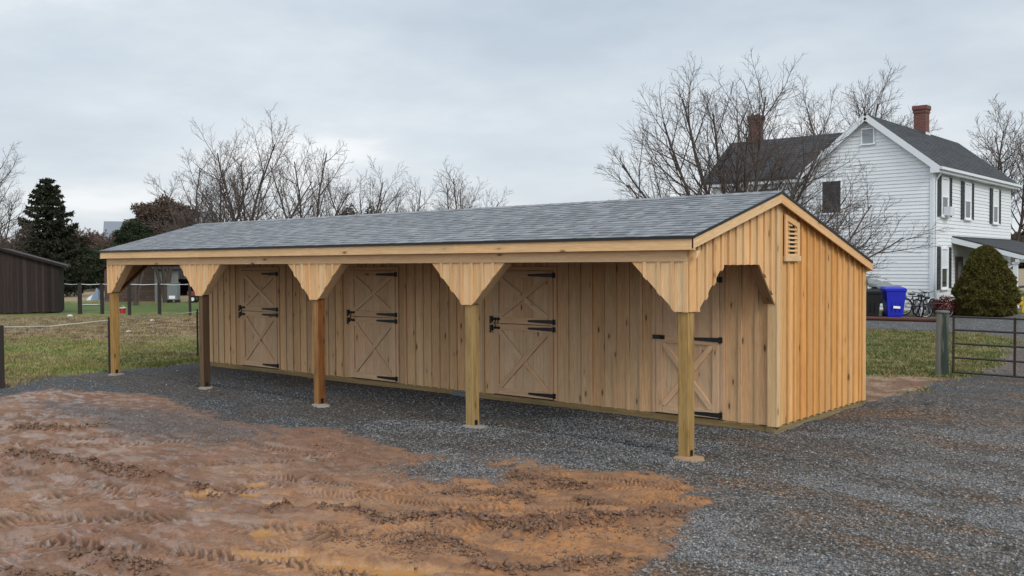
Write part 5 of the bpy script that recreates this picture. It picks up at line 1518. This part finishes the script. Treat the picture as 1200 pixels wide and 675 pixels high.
# ------------------------------------------------------------------ bins
def wheelie_bin(name, loc, rz, label, body_mat, lid_mat, w_=.60, d_=.62, h_=1.02, mark=True):
    root = empty(name, (*loc, gz(*loc)), rz); tag(root, label, 'bin')
    mb = MB()
    def ring(z, f): return [(-w_ / 2 * f, -d_ / 2 * f, z), (w_ / 2 * f, -d_ / 2 * f, z), (w_ / 2 * f, d_ / 2 * f, z), (-w_ / 2 * f, d_ / 2 * f, z)]
    rs = [ring(0.02, .74), ring(0.10, .78), ring(h_ - .14, 1.0), ring(h_ - .13, 1.07), ring(h_ - .06, 1.08)]
    for A, B in zip(rs, rs[1:]):
        for j in range(4): jj = (j + 1) % 4; mb.poly([A[j], A[jj], B[jj], B[j]])
    mb.poly(rs[0][::-1]); mb.poly(rs[-1])
    for sx in (-.16, 0, .16): mb.box(sx - .012, sx + .012, -d_ / 2 * .96, -d_ / 2 * .86, .2, .62)
    mb.build('body', body_mat, root, bevel=.012)
    mb = MB(); f = 1.12
    A = [(-w_ / 2 * f, -d_ / 2 * f, h_ - .055), (w_ / 2 * f, -d_ / 2 * f, h_ - .055), (w_ / 2 * f, d_ / 2 * f, h_ - .055), (-w_ / 2 * f, d_ / 2 * f, h_ - .055)]
    B = [(-w_ / 2 * .98, -d_ / 2 * .98, h_ + .0), (w_ / 2 * .98, -d_ / 2 * .98, h_), (w_ / 2 * .98, d_ / 2 * .98, h_ + .05), (-w_ / 2 * .98, d_ / 2 * .98, h_ + .05)]
    for j in range(4): jj = (j + 1) % 4; mb.poly([A[j], A[jj], B[jj], B[j]])
    mb.poly(B); mb.poly(A[::-1]); mb.build('lid', lid_mat, root, bevel=.012)
    mb = MB(); mb.tube([(-w_ / 2 * .8, d_ / 2 + .09, h_ - .08), (w_ / 2 * .8, d_ / 2 + .09, h_ - .08)], .018, 8)
    mb.box(-w_ / 2 * .8, -w_ / 2 * .72, d_ / 2 * .9, d_ / 2 + .1, h_ - .1, h_ - .06); mb.box(w_ / 2 * .72, w_ / 2 * .8, d_ / 2 * .9, d_ / 2 + .1, h_ - .1, h_ - .06)
    mb.build('handle', body_mat, root)
    for s in (-1, 1):
        mb = MB(); mb.lathe([(.03, -.03), (.10, -.03), (.115, -.015), (.115, .015), (.10, .03), (.03, .03)], (s * (w_ / 2 * .82), d_ / 2 * .82, .115), 20, (1, 0, 0)); mb.build('wheel', M['iron'], root, smooth=False)
    if mark:
        mb = MB(); mb.prism([(-.13, .36), (.13, .34), (.14, .43), (-.12, .45)], (0.02, -d_ / 2 * .86 - .035, 0), (1, 0, 0), (0, 0, 1), (0, -1, 0), .004); mb.build('sticker', M['white'], root)
    return root
blue = plain('blue_plastic', (0.004, 0.012, 0.36), 0.4, 0, .08, 3)
blk = plain('black_plastic', (0.007, 0.007, 0.008), 0.55, 0, .2, 3, .3)
wheelie_bin('recycling_bin', (-6.75, 24.95), R(36), 'bright blue wheeled recycling bin with a small white sticker by the house gable', blue, blue, .74, .70, 1.14)
wheelie_bin('rubbish_bin', (-7.55, 24.55), R(30), 'black wheeled bin left of the blue bin, half hidden by the barn corner', blk, blk, .80, .66, 1.06, False)
wheelie_bin('rubbish_bin', (-8.45, 24.3), R(34), 'second black wheeled bin, farther left behind the barn corner', blk, blk, .78, .66, 1.04, False)
# barrel grill under a pale cover
gr_ = empty('barrel_grill', (-7.35, 25.85, gz(-7.35, 25.85)), R(32)); tag(gr_, 'silver barrel grill with a sloping grey cover behind the blue bin', 'grill')
mb = MB(); mb.lathe([(.02, -.62), (.28, -.62), (.31, -.58), (.31, .58), (.28, .62), (.02, .62)], (0, 0, .78), 24, (1, 0, 0)); mb.build('barrel', plain('dull_silver', (.32, .33, .35), .35, .6, .15), gr_, smooth=False)
for sx in (-.5, .5):
    for sy in (-.25, .25):
        mb = MB(); mb.tube([(sx, sy, 0), (sx * .92, sy * .8, .6)], .018, 6); mb.build('leg', M['iron'], gr_)
mb = MB(); nx, ny = 14, 8
def cvp(i, j):
    x = -.78 + 1.5 * i / nx; y = -.40 + .8 * j / ny
    zc_ = 1.52 - .42 * (i / nx) - .9 * abs(y) ** 2 * 1.1 - .05 * math.sin(i * 1.7 + j) - (.16 if j in (0, ny) else 0) - (.25 if i == nx else 0)
    return (x, y, zc_)
for i in range(nx):
    for j in range(ny): mb.poly([cvp(i, j), cvp(i + 1, j), cvp(i + 1, j + 1), cvp(i, j + 1)])
o = mb.build('cover', plain('grey_cover', (.17, .19, .19), .6, 0, .12, 4), gr_, smooth=True, weld=True)
sm_ = o.modifiers.new('s', 'SOLIDIFY'); sm_.thickness = .01
mb = MB(); mb.tube([(-.80, -.42, .95), (-.80, -.2, 1.42), (-.79, .05, 1.55), (-.72, .3, .95)], .022, 6); mb.build('frame', M['iron'], gr_)

# ------------------------------------------------------------------ bicycles
def bicycle(loc, rz, label, col, s=1.0, accent=None, lean=0.1):
    root = empty('bicycle', (*loc, gz(*loc)), rz); root.scale = (s, s, s); root.rotation_euler = (lean, 0, rz); tag(root, label, 'bicycle', None)
    fm = plain('bike_paint', col, .35, .2, .05)
    Rw = .33
    for x in (-.52, .52):
        mb = MB(); mb.tube([(x + Rw * math.cos(t), 0, Rw + Rw * math.sin(t)) for t in np.linspace(0, 2 * math.pi, 28, endpoint=False)], .032, 6, closed=True)
        wh = mb.build('wheel', blk, root)
        mb = MB(); mb.tube([(x + (Rw - .03) * math.cos(t), 0, Rw + (Rw - .03) * math.sin(t)) for t in np.linspace(0, 2 * math.pi, 28, endpoint=False)], .009, 5, closed=True)
        for i in range(14):
            t = i * math.pi / 7; mb.tube([(x, .02 * (-1) ** i, Rw), (x + (Rw - .03) * math.cos(t), 0, Rw + (Rw - .03) * math.sin(t))], .0025, 3)
        mb.tube([(x, -.04, Rw), (x, .04, Rw)], .02, 8); mb.build('rim', M['white'], wh)
    mb = MB(); bb = (-.08, 0, .28); seat = (-.20, 0, .74); head = (.34, 0, .72); hl = (.37, 0, .60)
    for p, q_ in ((bb, seat), (seat, head), (bb, hl), (head, hl)): mb.tube([p, q_], .024, 8)
    for y in (-.05, .05):
        mb.tube([(bb[0], y * .4, bb[2]), (-.52, y, Rw)], .010, 6); mb.tube([(-.19, y * .3, .68), (-.52, y, Rw)], .009, 6); mb.tube([(.38, y * .8, .60), (.52, y, Rw)], .013, 6)
    mb.build('frame', fm, root)
    mb = MB(); mb.prism([(-.14, -.08), (-.05, -.085), (.14, -.02), (.14, .02), (-.05, .085), (-.14, .08)], (-.22, 0, .80), (1, 0, 0), (0, 1, 0), (0, 0, 1), .05); mb.tube([seat, (-.22, 0, .81)], .013, 6); mb.build('saddle', blk, root, bevel=.012)
    mb = MB(); mb.tube([head, (.31, 0, .90)], .014, 6); mb.tube([(.22, -.29, .96), (.30, -.16, .93), (.33, 0, .90), (.30, .16, .93), (.22, .29, .96)], .012, 6); mb.build('handlebar', blk, root)
    mb = MB(); mb.lathe([(.01, -.004), (.09, -.004), (.09, .004), (.01, .004)], (bb[0], -.05, bb[2]), 20, (0, 1, 0))
    mb.tube([(bb[0], -.07, bb[2]), (bb[0] + .12, -.07, bb[2] - .12)], .010, 5); mb.tube([(bb[0], .07, bb[2]), (bb[0] - .12, .07, bb[2] + .12)], .010, 5)
    mb.box(bb[0] + .08, bb[0] + .17, -.16, -.07, bb[2] - .14, bb[2] - .115); mb.box(bb[0] - .17, bb[0] - .08, .07, .16, bb[2] + .115, bb[2] + .14)
    mb.build('crank', M['iron'], root)
    if accent:
        mb = MB(); mb.tube([(x_, 0, z_) for x_, z_ in ((.52 + .36 * math.cos(t), Rw + .36 * math.sin(t)) for t in np.linspace(.4, 2.6, 9))], .02, 5); mb.build('mudguard', accent, root)
    return root
bicycle((-6.10, 25.85), R(118), 'black adult bicycle nearest the blue bin, turned towards the camera', (.015, .015, .017), 1.0, M['white'])
bicycle((-5.90, 26.15), R(75), 'black and white bicycle in the middle of the three by the house corner', (.05, .05, .055), 1.0, M['white'], -0.1)
bicycle((-6.35, 26.35), R(50), 'black bicycle at the back of the row, closest to the house wall', (.012, .012, .013), 1.0, None, 0.12)
bicycle((-5.42, 25.8), R(30), 'small child bicycle with red parts nearest the gate post', (.03, .03, .035), .74, plain('red_plastic', (.42, .02, .02), .45))

# small yellow chair by the porch
yc = empty('yellow_chair', (-3.08, 28.1, gz(-3.08, 28.1)), R(200)); tag(yc, 'small yellow plastic chair on the grass right of the cone evergreen', 'chair')
yel = plain('yellow_plastic', (.62, .42, .03), .5)
mb = MB(); mb.box(-.2, .2, -.2, .2, .30, .335); mb.build('seat', yel, yc, bevel=.01)
mb = MB(); mb.prism([(-.2, .34), (.2, .34), (.17, .62), (-.17, .62)], (0, .18, 0), (1, 0, 0), (0, 0, 1), (0, 1, 0), .03); mb.build('backrest', yel, yc, bevel=.01)
for sx in (-1, 1):
    for sy in (-1, 1):
        mb = MB(); mb.bar((sx * .2, sy * .2, 0), (sx * .17, sy * .17, .30), .035, .035); mb.build('leg', yel, yc)

# ------------------------------------------------------------------ gate, post and pipe rail at the right
M['oldwood'] = wood('old_post_wood', (.20, .185, .16), (.12, .11, .095), (.05, .045, .04), .1, var=.1, stain=.3)
M['gatepaint'] = plain('brown_steel', (.028, .016, .013), .5, .2, .5, 12)
M['rustpipe'] = plain('rusty_pipe', (.085, .028, .016), .55, .2, .35, 9)
gp = empty('gate_post', (-.21, 8.60, gz(-.21, 8.6))); tag(gp, 'thick weathered round gate post with a green stained side', 'post')
m, nt, b = new_mat('weathered_green_post'); q = NB(nt)
tc = q.n('TexCoord').outputs['Object']; s3 = q.n('SeparateXYZ'); q.l(tc, s3.inputs[0])
g = q.noise(q.scale(tc, (20, 20, 2.0)), 1, 4, .6)
sid = q.math('ADD', q.math('ADD', q.math('MULTIPLY', s3.outputs[0], 2.2), q.math('MULTIPLY', s3.outputs[1], -2.0)), q.math('MULTIPLY', g, .45))
c = q.mix(g, (.10, .092, .076), (.235, .222, .19)); c = q.mix(q.ramp(sid, [(.44, 0.), (.60, 1.)]), c, (.016, .028, .020))
q.l(c, b.inputs['Base Color']); b.inputs['Roughness'].default_value = .9; q.bump(g, .6, .01, b); M['gpost'] = m
mb = MB(); mb.lathe([(.138, -.2), (.134, .3), (.128, .9), (.122, 1.34), (.11, 1.36), (.02, 1.37)], (0, 0, 0), 22); mb.build('shaft', M['gpost'], gp, smooth=False)
mb = MB(); mb.lathe([(.136, 1.34), (.146, 1.36), (.14, 1.39), (.02, 1.40)], (0, 0, 0), 20); mb.build('cap', M['oldwood'], gp)
gt = empty('farm_gate', (0.02, 8.58, gz(.6, 8.6))); tag(gt, 'dark brown tubular steel farm gate with five rails beside the thick round post', 'gate')
zs = (.09, .40, .70, .99, 1.27)
for i, z in enumerate(zs):
    mb = MB(); mb.tube([(0.0, 0, z), (3.6, 0, z - .03)], .021, 8); mb.build('rail', M['gatepaint'], gt)
for x in (0.0, 1.18, 2.4, 3.6):
    mb = MB(); mb.box(x - .022, x + .022, -.018, .018, .07, 1.29) if 0 < x < 3.5 else mb.tube([(x, 0, .07), (x, 0, 1.29)], .024, 8)
    mb.build('upright', M['gatepaint'], gt)
pr = empty('pipe_rail_fence', (-.35, 8.62, 0)); tag(pr, 'rusty pipe rail with thin wires running from the gate post to behind the barn', 'fence')
mb = MB(); mb.tube([(0.02, 0, 1.18), (-6.5, .25, 1.12)], .045, 10); mb.build('rail', M['rustpipe'], pr)
mb = MB()
for z in (.95, .72, .5, .28): mb.tube([(0.0, 0.04, z), (-6.5, .28, z - .03)], .0035, 4)
for x in (-1.55, -3.2, -4.9): mb.tube([(x, .07, 0), (x, .07, 1.1)], .005, 5)
mb.build('wire', plain('dull_wire', (.10, .10, .09), .5, .5), pr)
mb = MB(); mb.tube([(-3.6, .14, -.1), (-3.6, .14, 1.15)], .05, 8); mb.tube([(-6.5, .25, -.1), (-6.5, .25, 1.15)], .05, 8); mb.build('post', M['rustpipe'], pr)

# ------------------------------------------------------------------ rope fence at the left
rf = empty('rope_fence', (-14.45, -5.05, 0)); tag(rf, 'white electric rope strung on thin dark stakes from the left edge to behind the barn', 'fence')
stakes = [(-14.32, -5.02, 1.27, .07), (-15.05, -2.36, 1.28, .03), (-16.94, 1.00, 1.28, .02)]
darkp = wood('dark_post', (.045, .035, .03), (.025, .02, .018), (.01, .008, .007), 0, var=.1)
for x, y, h_, w_ in stakes:
    mb = MB(); mb.box(x + 14.45 - w_, x + 14.45 + w_, y + 5.05 - w_, y + 5.05 + w_, -.1, h_ + gz(x, y)); mb.build('post', darkp, rf, bevel=.006)
rope = [(-14.32, -5.02, 1.24), (-14.8, -3.8, 1.17), (-15.05, -2.40, 1.22), (-15.9, -.8, 1.17), (-16.94, 1.0, 1.22), (-19.5, 5.2, 1.16), (-22, 9.5, 1.2)]
mb = MB(); 
fine_rope = []
for (a, b2) in zip(rope, rope[1:]):
    for t in np.linspace(0, 1, 6, endpoint=False): fine_rope.append((a[0] + (b2[0] - a[0]) * t + 14.45, a[1] + (b2[1] - a[1]) * t + 5.05, a[2] + (b2[2] - a[2]) * t))
mb.tube(fine_rope, .009, 5); mb.build('rope', plain('white_rope', (.55, .55, .50), .8), rf)
mb = MB(); mb.tube([(-.05, -.08, 1.24), (-1.2, -2.6, 1.16), (-3.0, -6.0, 1.24)], .009, 5); mb.build('rope', M['white'], rf)

# second fence with the black posts and white line
pf = empty('paddock_fence', (-42, 10, 0)); tag(pf, 'row of black paddock posts carrying a thin white line across the field', 'fence')
posts2 = [(-41.84, 9.45, 1.58, .11), (-40.98, 10.18, 1.55, .10), (-38.98, 10.58, 1.55, .09), (-37.85, 11.55, 1.58, .09), (-35.79, 11.99, 1.60, .07), (-33.9, 13.2, 1.6, .07), (-44.43, 12.5, 1.5, .06)]
for x, y, h_, w_ in posts2:
    mb = MB(); w2 = w_ * .72; mb.box(x + 42 - w2, x + 42 + w2, y - 10 - w2, y - 10 + w2, -.1, h_); mb.build('post', darkp, pf, bevel=.01)
for z in (1.52,):
    mb = MB()
    L_ = [(-43.3, 9.35), (-41.84, 9.45), (-40.98, 10.18), (-38.98, 10.58), (-37.85, 11.55), (-35.79, 11.99), (-33.9, 13.2)]
    for a, b2 in zip(L_, L_[1:]): mb.tube([(a[0] + 42, a[1] - 10, z), ((a[0] + b2[0]) / 2 + 42, (a[1] + b2[1]) / 2 - 10, z - .03), (b2[0] + 42, b2[1] - 10, z)], .014 if z > 1 else .006, 4)
    mb.build('line', M['white'], pf)
# far wire fence
ff = empty('far_wire_fence', (-150, 52, 0)); tag(ff, 'grey wire mesh fence with a top rail at the far side of the brown field', 'fence')
ffm = plain('galvanised', (.22, .22, .21), .6, .3)
A0 = Vector((-150, 49.8, 0)); A1 = Vector((-130, 67, 0)); dd = (A1 - A0); Lf = dd.length; dd.normalize()
mb = MB(); mb.tube([A0 - Vector((-150, 52, 0)) + Vector((0, 0, 1.5)), A1 - Vector((-150, 52, 0)) + Vector((0, 0, 1.5))], .06, 6); mb.build('rail', ffm, ff)
for i in range(10):
    p = A0 + dd * (Lf * i / 9) - Vector((-150, 52, 0)); mb = MB(); mb.tube([p, p + Vector((0, 0, 1.55))], .06, 6); mb.build('post', ffm, ff)
mb = MB()
for z in np.linspace(.1, 1.4, 7): mb.tube([A0 - Vector((-150, 52, 0)) + Vector((0, 0, z)), A1 - Vector((-150, 52, 0)) + Vector((0, 0, z))], .012, 3)
for t in np.linspace(0, Lf, 90): p = A0 + dd * t - Vector((-150, 52, 0)); mb.tube([p, p + Vector((0, 0, 1.45))], .012, 3)
mb.build('mesh', ffm, ff)

# ------------------------------------------------------------------ dark wooden shed at the left
shed = empty('dark_shed', (-43.64, 9.23, 0)); tag(shed, 'old dark brown vertical board shed with a sloping roof at the left edge', 'shed')
M['darkboard'] = wood('dark_barn_board', (.036, .022, .018), (.017, .011, .009), (.006, .004, .004), .12, var=.65, stain=.4, stain_col=(.008, .006, .006))
A = Vector((-0.47, -0.883, 0)).normalized()       # along the visible wall, to the left
Nf = Vector((0, 0, 1)).cross(A)
if Nf.dot(Vector((CAM.x + 43.6, CAM.y - 9.2, 0))) < 0: Nf = -Nf
Wd = 2.78
top = [(-.1, 2.44), (2.62, 3.26), (4.9, 2.75), (6.2, 2.45)]
mb = MB(); a = 0.0
while a < Wd:
    w_ = random.uniform(.13, .2); e_ = min(a + w_, Wd)
    if random.random() > .0:
        strip(mb, a + .004, e_ - .004, [(-1, random.choice((.02, .05, .08))), (9, .05)], top, Nf * random.uniform(0, .02), A, Nf, .025)
    a = e_
mb.box(0, 0.001, 0, .001, .1, .2)
mb.build('front_wall', M['darkboard'], shed)
mb = MB(); a = 2.9
while a < 6.2:
    e_ = min(a + random.uniform(.14, .2), 6.2); strip(mb, a + .006, e_ - .006, [(-1, .05), (9, .05)], top, -Nf * .9, A, Nf, .025); a = e_
mb.build('recessed_wall', M['darkboard'], shed)
mb = MB()
mb.prism([(0, .05), (3.4, .05), (3.4, 2.4), (0, 2.4)], (0, 0, 0), -Nf, (0, 0, 1), A, .03); mb.prism([(.03, .05), (3.4, .05), (3.4, 3.1), (.03, 3.1)], A * 2.78, -Nf, (0, 0, 1), A, .03)
mb.prism([(0, .05), (6.2, .05), (6.2, 2.4), (0, 2.4)], -Nf * 3.4, A, (0, 0, 1), -Nf, .03)
mb.build('side_wall', M['darkboard'], shed)
mb = MB()
mb.prism([(-.35, 2.38), (2.62, 3.29), (2.62, 3.38), (-.35, 2.47)], Nf * .25, A, (0, 0, 1), -Nf, 3.9)
mb.prism([(2.62, 3.29), (6.4, 2.42), (6.4, 2.51), (2.62, 3.38)], Nf * .25, A, (0, 0, 1), -Nf, 3.9)
mb.build('roof', plain('old_brown_roof', (.030, .021, .020), .8, 0, .3, 2), shed)
mb = MB(); mb.prism([(-.35, 2.33), (2.62, 3.24), (2.62, 3.36), (-.35, 2.45)], Nf * .255, A, (0, 0, 1), Nf, .03); mb.build('rake_board', M['darkboard'], shed)
for a in (5.9,):
    mb = MB(); p = A * a; mb.box(p.x - .07, p.x + .07, p.y - .07, p.y + .07, 0, 2.55); mb.build('post', M['darkboard'], shed)

# ------------------------------------------------------------------ things beyond the paddock, seen under the eave
st = empty('brown_stone_shed', (-54.0, 20.0, 0), math.atan2(20.48 - 18.91, 55.4 - 53.56)); tag(st, 'low brown block shed with pale corner trim seen under the left end of the barn', 'shed')
m, nt, b = new_mat('brown_block'); q = NB(nt)
tc = q.n('TexCoord').outputs['Object']; s3 = q.n('SeparateXYZ'); q.l(tc, s3.inputs[0]); cc_ = q.n('CombineXYZ'); q.l(q.math('ADD', s3.outputs[0], s3.outputs[1]), cc_.inputs[0]); q.l(s3.outputs[2], cc_.inputs[1])
bt = q.n('TexBrick'); q.l(cc_.outputs[0], bt.inputs[0]); bt.inputs['Scale'].default_value = 1; bt.inputs['Brick Width'].default_value = .42; bt.inputs['Row Height'].default_value = .2; bt.inputs['Mortar Size'].default_value = .015
bt.inputs['Color1'].default_value = (.115, .072, .055, 1); bt.inputs['Color2'].default_value = (.075, .048, .038, 1); bt.inputs['Mortar'].default_value = (.06, .042, .035, 1)
q.l(bt.outputs[0], b.inputs['Base Color']); b.inputs['Roughness'].default_value = .9
mb = MB(); mb.prism([(-3.2, 0), (.35, 0), (.35, 2.2), (-1.4, 3.3), (-3.2, 2.2)], (0, 0, 0), (1, 0, 0), (0, 0, 1), (0, 1, 0), 4); mb.build('wall', m, st)
mb = MB()
mb.prism([(-3.5, 2.05), (-1.4, 3.35), (-1.4, 3.45), (-3.5, 2.15)], (0, -.25, 0), (1, 0, 0), (0, 0, 1), (0, 1, 0), 4.5); mb.prism([(.65, 2.05), (-1.4, 3.35), (-1.4, 3.45), (.65, 2.15)], (0, -.25, 0), (1, 0, 0), (0, 0, 1), (0, 1, 0), 4.5)
mb.build('roof', M['darkboard'], st)
mb = MB(); mb.box(.2, .36, -.03, -.001, 0, 2.2); mb.box(.351, .38, -.03, 4, 0, 2.2); mb.bar((.36, -.05, 2.2), (-.2, -.05, 2.6), .03, .2); mb.build('corner_trim', plain('pale_trim', (.26, .27, .25), .8), st)
db = empty('dark_open_barn', (-61.2, 27.2, 0), math.atan2(28.28 - 25.95, 62.56 - 59.82)); tag(db, 'dark weathered wooden barn beyond the brown block shed', 'barn')
mb = MB(); a = -2.6
while a < 4.2:
    mb.box(a + .01, a + .24, 0, .03, 1.35, 3.6); a += .25
mb.build('front_wall', wood('grey_black_board', (.06, .055, .055), (.035, .032, .032), (.02, .018, .018), 0, var=.3), db)
mb = MB(); mb.box(-2.6, 4.2, 3.9, 3.95, 0, 3.4); mb.box(-2.63, -2.6, 0, 3.9, 0, 3.4); mb.box(4.2, 4.23, 0, 3.9, 0, 3.4); mb.build('side_wall', M['darkboard'], db)
mb = MB(); mb.prism([(-.5, 3.4), (2, 4.3), (4.4, 3.3), (4.4, 3.42), (2, 4.42), (-.5, 3.52)], (-3, 0, 0), (0, 1, 0), (0, 0, 1), (1, 0, 0), 7.6); mb.build('roof', M['greyroof'], db)
for a in (-2.5, .8, 4.1):
    mb = MB(); mb.box(a - .08, a + .08, -.02, .12, 0, 1.4); mb.build('post', M['darkboard'], db)

def tractor_wagon(loc, rz):
    r_ = empty('red_farm_wagon', (*loc, 0), rz); tag(r_, 'red farm wagon with small wheels parked beyond the paddock posts', 'wagon')
    rd = plain('dull_red_paint', (.16, .03, .028), .6, 0, .4, 5)
    mb = MB(); mb.box(-.95, .95, -.4, .4, .45, .52); mb.box(-.95, .95, -.4, -.37, .52, .74); mb.box(-.95, .95, .37, .4, .52, .74); mb.box(-.95, -.92, -.37, .37, .52, .74); mb.build('bed', rd, r_)
    mb = MB(); mb.bar((.95, 0, .42), (1.9, 0, .25), .06, .06); mb.build('drawbar', rd, r_)
    for x in (-.6, .6):
        for y in (-.45, .45):
            mb = MB(); mb.lathe([(.05, -.06), (.20, -.06), (.23, -.03), (.23, .03), (.20, .06), (.05, .06)], (x, y, .23), 18, (0, 1, 0)); wq = mb.build('wheel', blk, r_)
            mb = MB(); mb.lathe([(.01, -.065), (.12, -.065), (.12, .065), (.01, .065)], (x, y, .23), 14, (0, 1, 0)); mb.build('rim', M['htrim'], wq)
    return r_
tractor_wagon((-49.6, 21.2), R(45))
uv_ = empty('grey_cabinet', (-51.15, 19.95, 0), R(40)); tag(uv_, 'upright pale grey metal tank cabinet on skids beyond the paddock posts', 'cabinet')
gm = plain('pale_grey_metal', (.17, .19, .19), .6, .2, .15, 3)
mb = MB(); mb.box(-.33, .33, -.3, .3, .16, 1.22); mb.build('body', gm, uv_, bevel=.03)
mb = MB(); mb.box(-.36, .36, -.33, .33, 1.22, 1.28); mb.build('lid', gm, uv_, bevel=.02)
mb = MB()
for x in (-.25, .25): mb.box(x - .05, x + .05, -.38, .38, 0, .158)
mb.build('skid', blk, uv_); mb = MB(); mb.box(-.2, .2, -.315, -.301, .25, .45); mb.build('panel', M['white'], uv_)
# quad-like implement behind the wagon
im = empty('field_harrow', (-48.3, 22.1, 0), R(40)); tag(im, 'dark red spiked field implement at the right end of the wagon', 'farm implement')
rd2 = plain('dark_red', (.12, .025, .025), .6)
mb = MB(); mb.bar((-.8, 0, .55), (.8, 0, .55), .08, .08); mb.bar((-.8, .6, .55), (.8, .6, .55), .08, .08); mb.bar((-.8, 0, .55), (-.8, .6, .55), .08, .08); mb.bar((.8, 0, .55), (.8, .6, .55), .08, .08); mb.bar((0, 0, .55), (0, -.8, .85), .08, .08); mb.build('frame', rd2, im)
for i in range(5):
    mb = MB(); x = -.7 + i * .35; mb.tube([(x, 0, .55), (x, -.15, .3), (x, 0, 0)], .025, 6); mb.build('tine', rd2, im)

# tarpaulin heap, red bucket, board, trough and pale lumps of debris
th = empty('tarp_heap', (-59.9, 19.0, 0), R(30)); tag(th, 'heap under a pale blue and white tarpaulin at the edge of the brown field', 'heap')
n = 14; pts = {}
mb = MB()
def tz(i, j):
    u, v_ = i / n * 2 - 1, j / n * 2 - 1; r_ = max(abs(u), abs(v_))
    h_ = .75 * (1 - r_ ** 2.2) * (1 + .35 * math.sin(3 * u + 1) * math.cos(2.6 * v_)) * (.75 + .4 * (u > 0))
    return (u * .5, v_ * .4, max(0, h_ * .75))
for i in range(n):
    for j in range(n): mb.poly([tz(i, j), tz(i + 1, j), tz(i + 1, j + 1), tz(i, j + 1)], None, 0.15 if i < 5 else 0.9)
mb.build('tarpaulin', varied('tarp', (.55, .60, .62), (.12, .17, .24), .5), th, smooth=True, weld=True)
bk_ = empty('red_bucket', (-40.68, 11.10, 0)); tag(bk_, 'red bucket with a white rim beside the paddock post', 'bucket')
rdm = plain('red_bucket_plastic', (.42, .02, .03), .45)
mb = MB(); mb.lathe([(.02, .0), (.12, 0), (.16, .28), (.15, .28), (.11, .03), (.02, .03)], (0, 0, 0), 20); mb.build('body', rdm, bk_)
mb = MB(); mb.tube([(.165 * math.cos(t), .165 * math.sin(t), .28) for t in np.linspace(0, 6.283, 20, endpoint=False)], .014, 6, closed=True); mb.tube([(.165 * math.cos(t), 0.0, .28 + .12 * math.sin(t)) for t in np.linspace(0, math.pi, 9)], .006, 5); mb.build('rim', M['white'], bk_)
bd = MB(); bd.prism([(-.55, -.2), (.55, -.24), (.58, .2), (-.5, .24)], (0, 0, .03), (1, 0, 0), (0, 1, 0), (0, 0, 1), .035)
o = bd.build('pale_board', plain('pale_sheet', (.42, .44, .42), .7), bevel=.005); o.location = (-51.3, 14.5, 0.02); o.rotation_euler = (0, 0, R(40)); tag(o, 'pale flat sheet of board lying on the far grass', 'board')
deb = [(-40.2, 8.2, .17, 'pale round stone on the soil beside the dark shed'), (-33.2, 8.6, .13, 'white lump of debris in the brown band of the pasture'),
       (-30.4, 9.9, .15, 'flat pale stone near the second barn post in the pasture'), (-27.6, 4.6, .10, 'small white scrap in the brown band of the pasture, nearer the barn')]
for x, y, s, lab in deb:
    mb = MB(); g_ = random.Random(int(s * 1000)); n = 9
    rings = [[(s * rr2 * (1 + .2 * g_.uniform(-1, 1)) * math.cos(2 * math.pi * j / n), s * rr2 * .8 * (1 + .2 * g_.uniform(-1, 1)) * math.sin(2 * math.pi * j / n), zz_ * s) for j in range(n)] for rr2, zz_ in ((.95, 0), (1.1, .2), (.8, .5), (.3, .62))]
    for Aq, Bq in zip(rings, rings[1:]):
        for j in range(n): jj = (j + 1) % n; mb.poly([Aq[j], Aq[jj], Bq[jj], Bq[j]])
    mb.poly(rings[-1]); o = mb.build('stone', plain('pale_stone', (.45, .44, .40), .9, 0, .2, 9)); o.location = (x, y, gz(x, y) - .01); tag(o, lab, 'stone')

# ------------------------------------------------------------------ far-off winter woods closing the horizon
n = 60000
t = rng.random(n); aw = R(15) + (R(118) - R(15)) * t          # bearing from the photographer, measured from +X
rw = 290 + 45 * rng.random(n) + 20 * np.sin(aw * 7)
hw_ = (6.5 + 5.5 * vnoise(aw * 40 + 3, aw * 0 + 1.5) + 2.5 * vnoise(aw * 150, aw * 0 + 7.5)) * rng.random(n) ** 0.7
P3 = np.stack([CAM.x + rw * np.cos(aw), CAM.y + rw * np.sin(aw), hw_ - 0.2], 1)
o = leaf_mesh('distant_woods', P3, np.tile([0, 0, 1.0], (n, 1)), 1.5, M['brownleaf'], None, 1.6)
tag(o, kind='stuff')
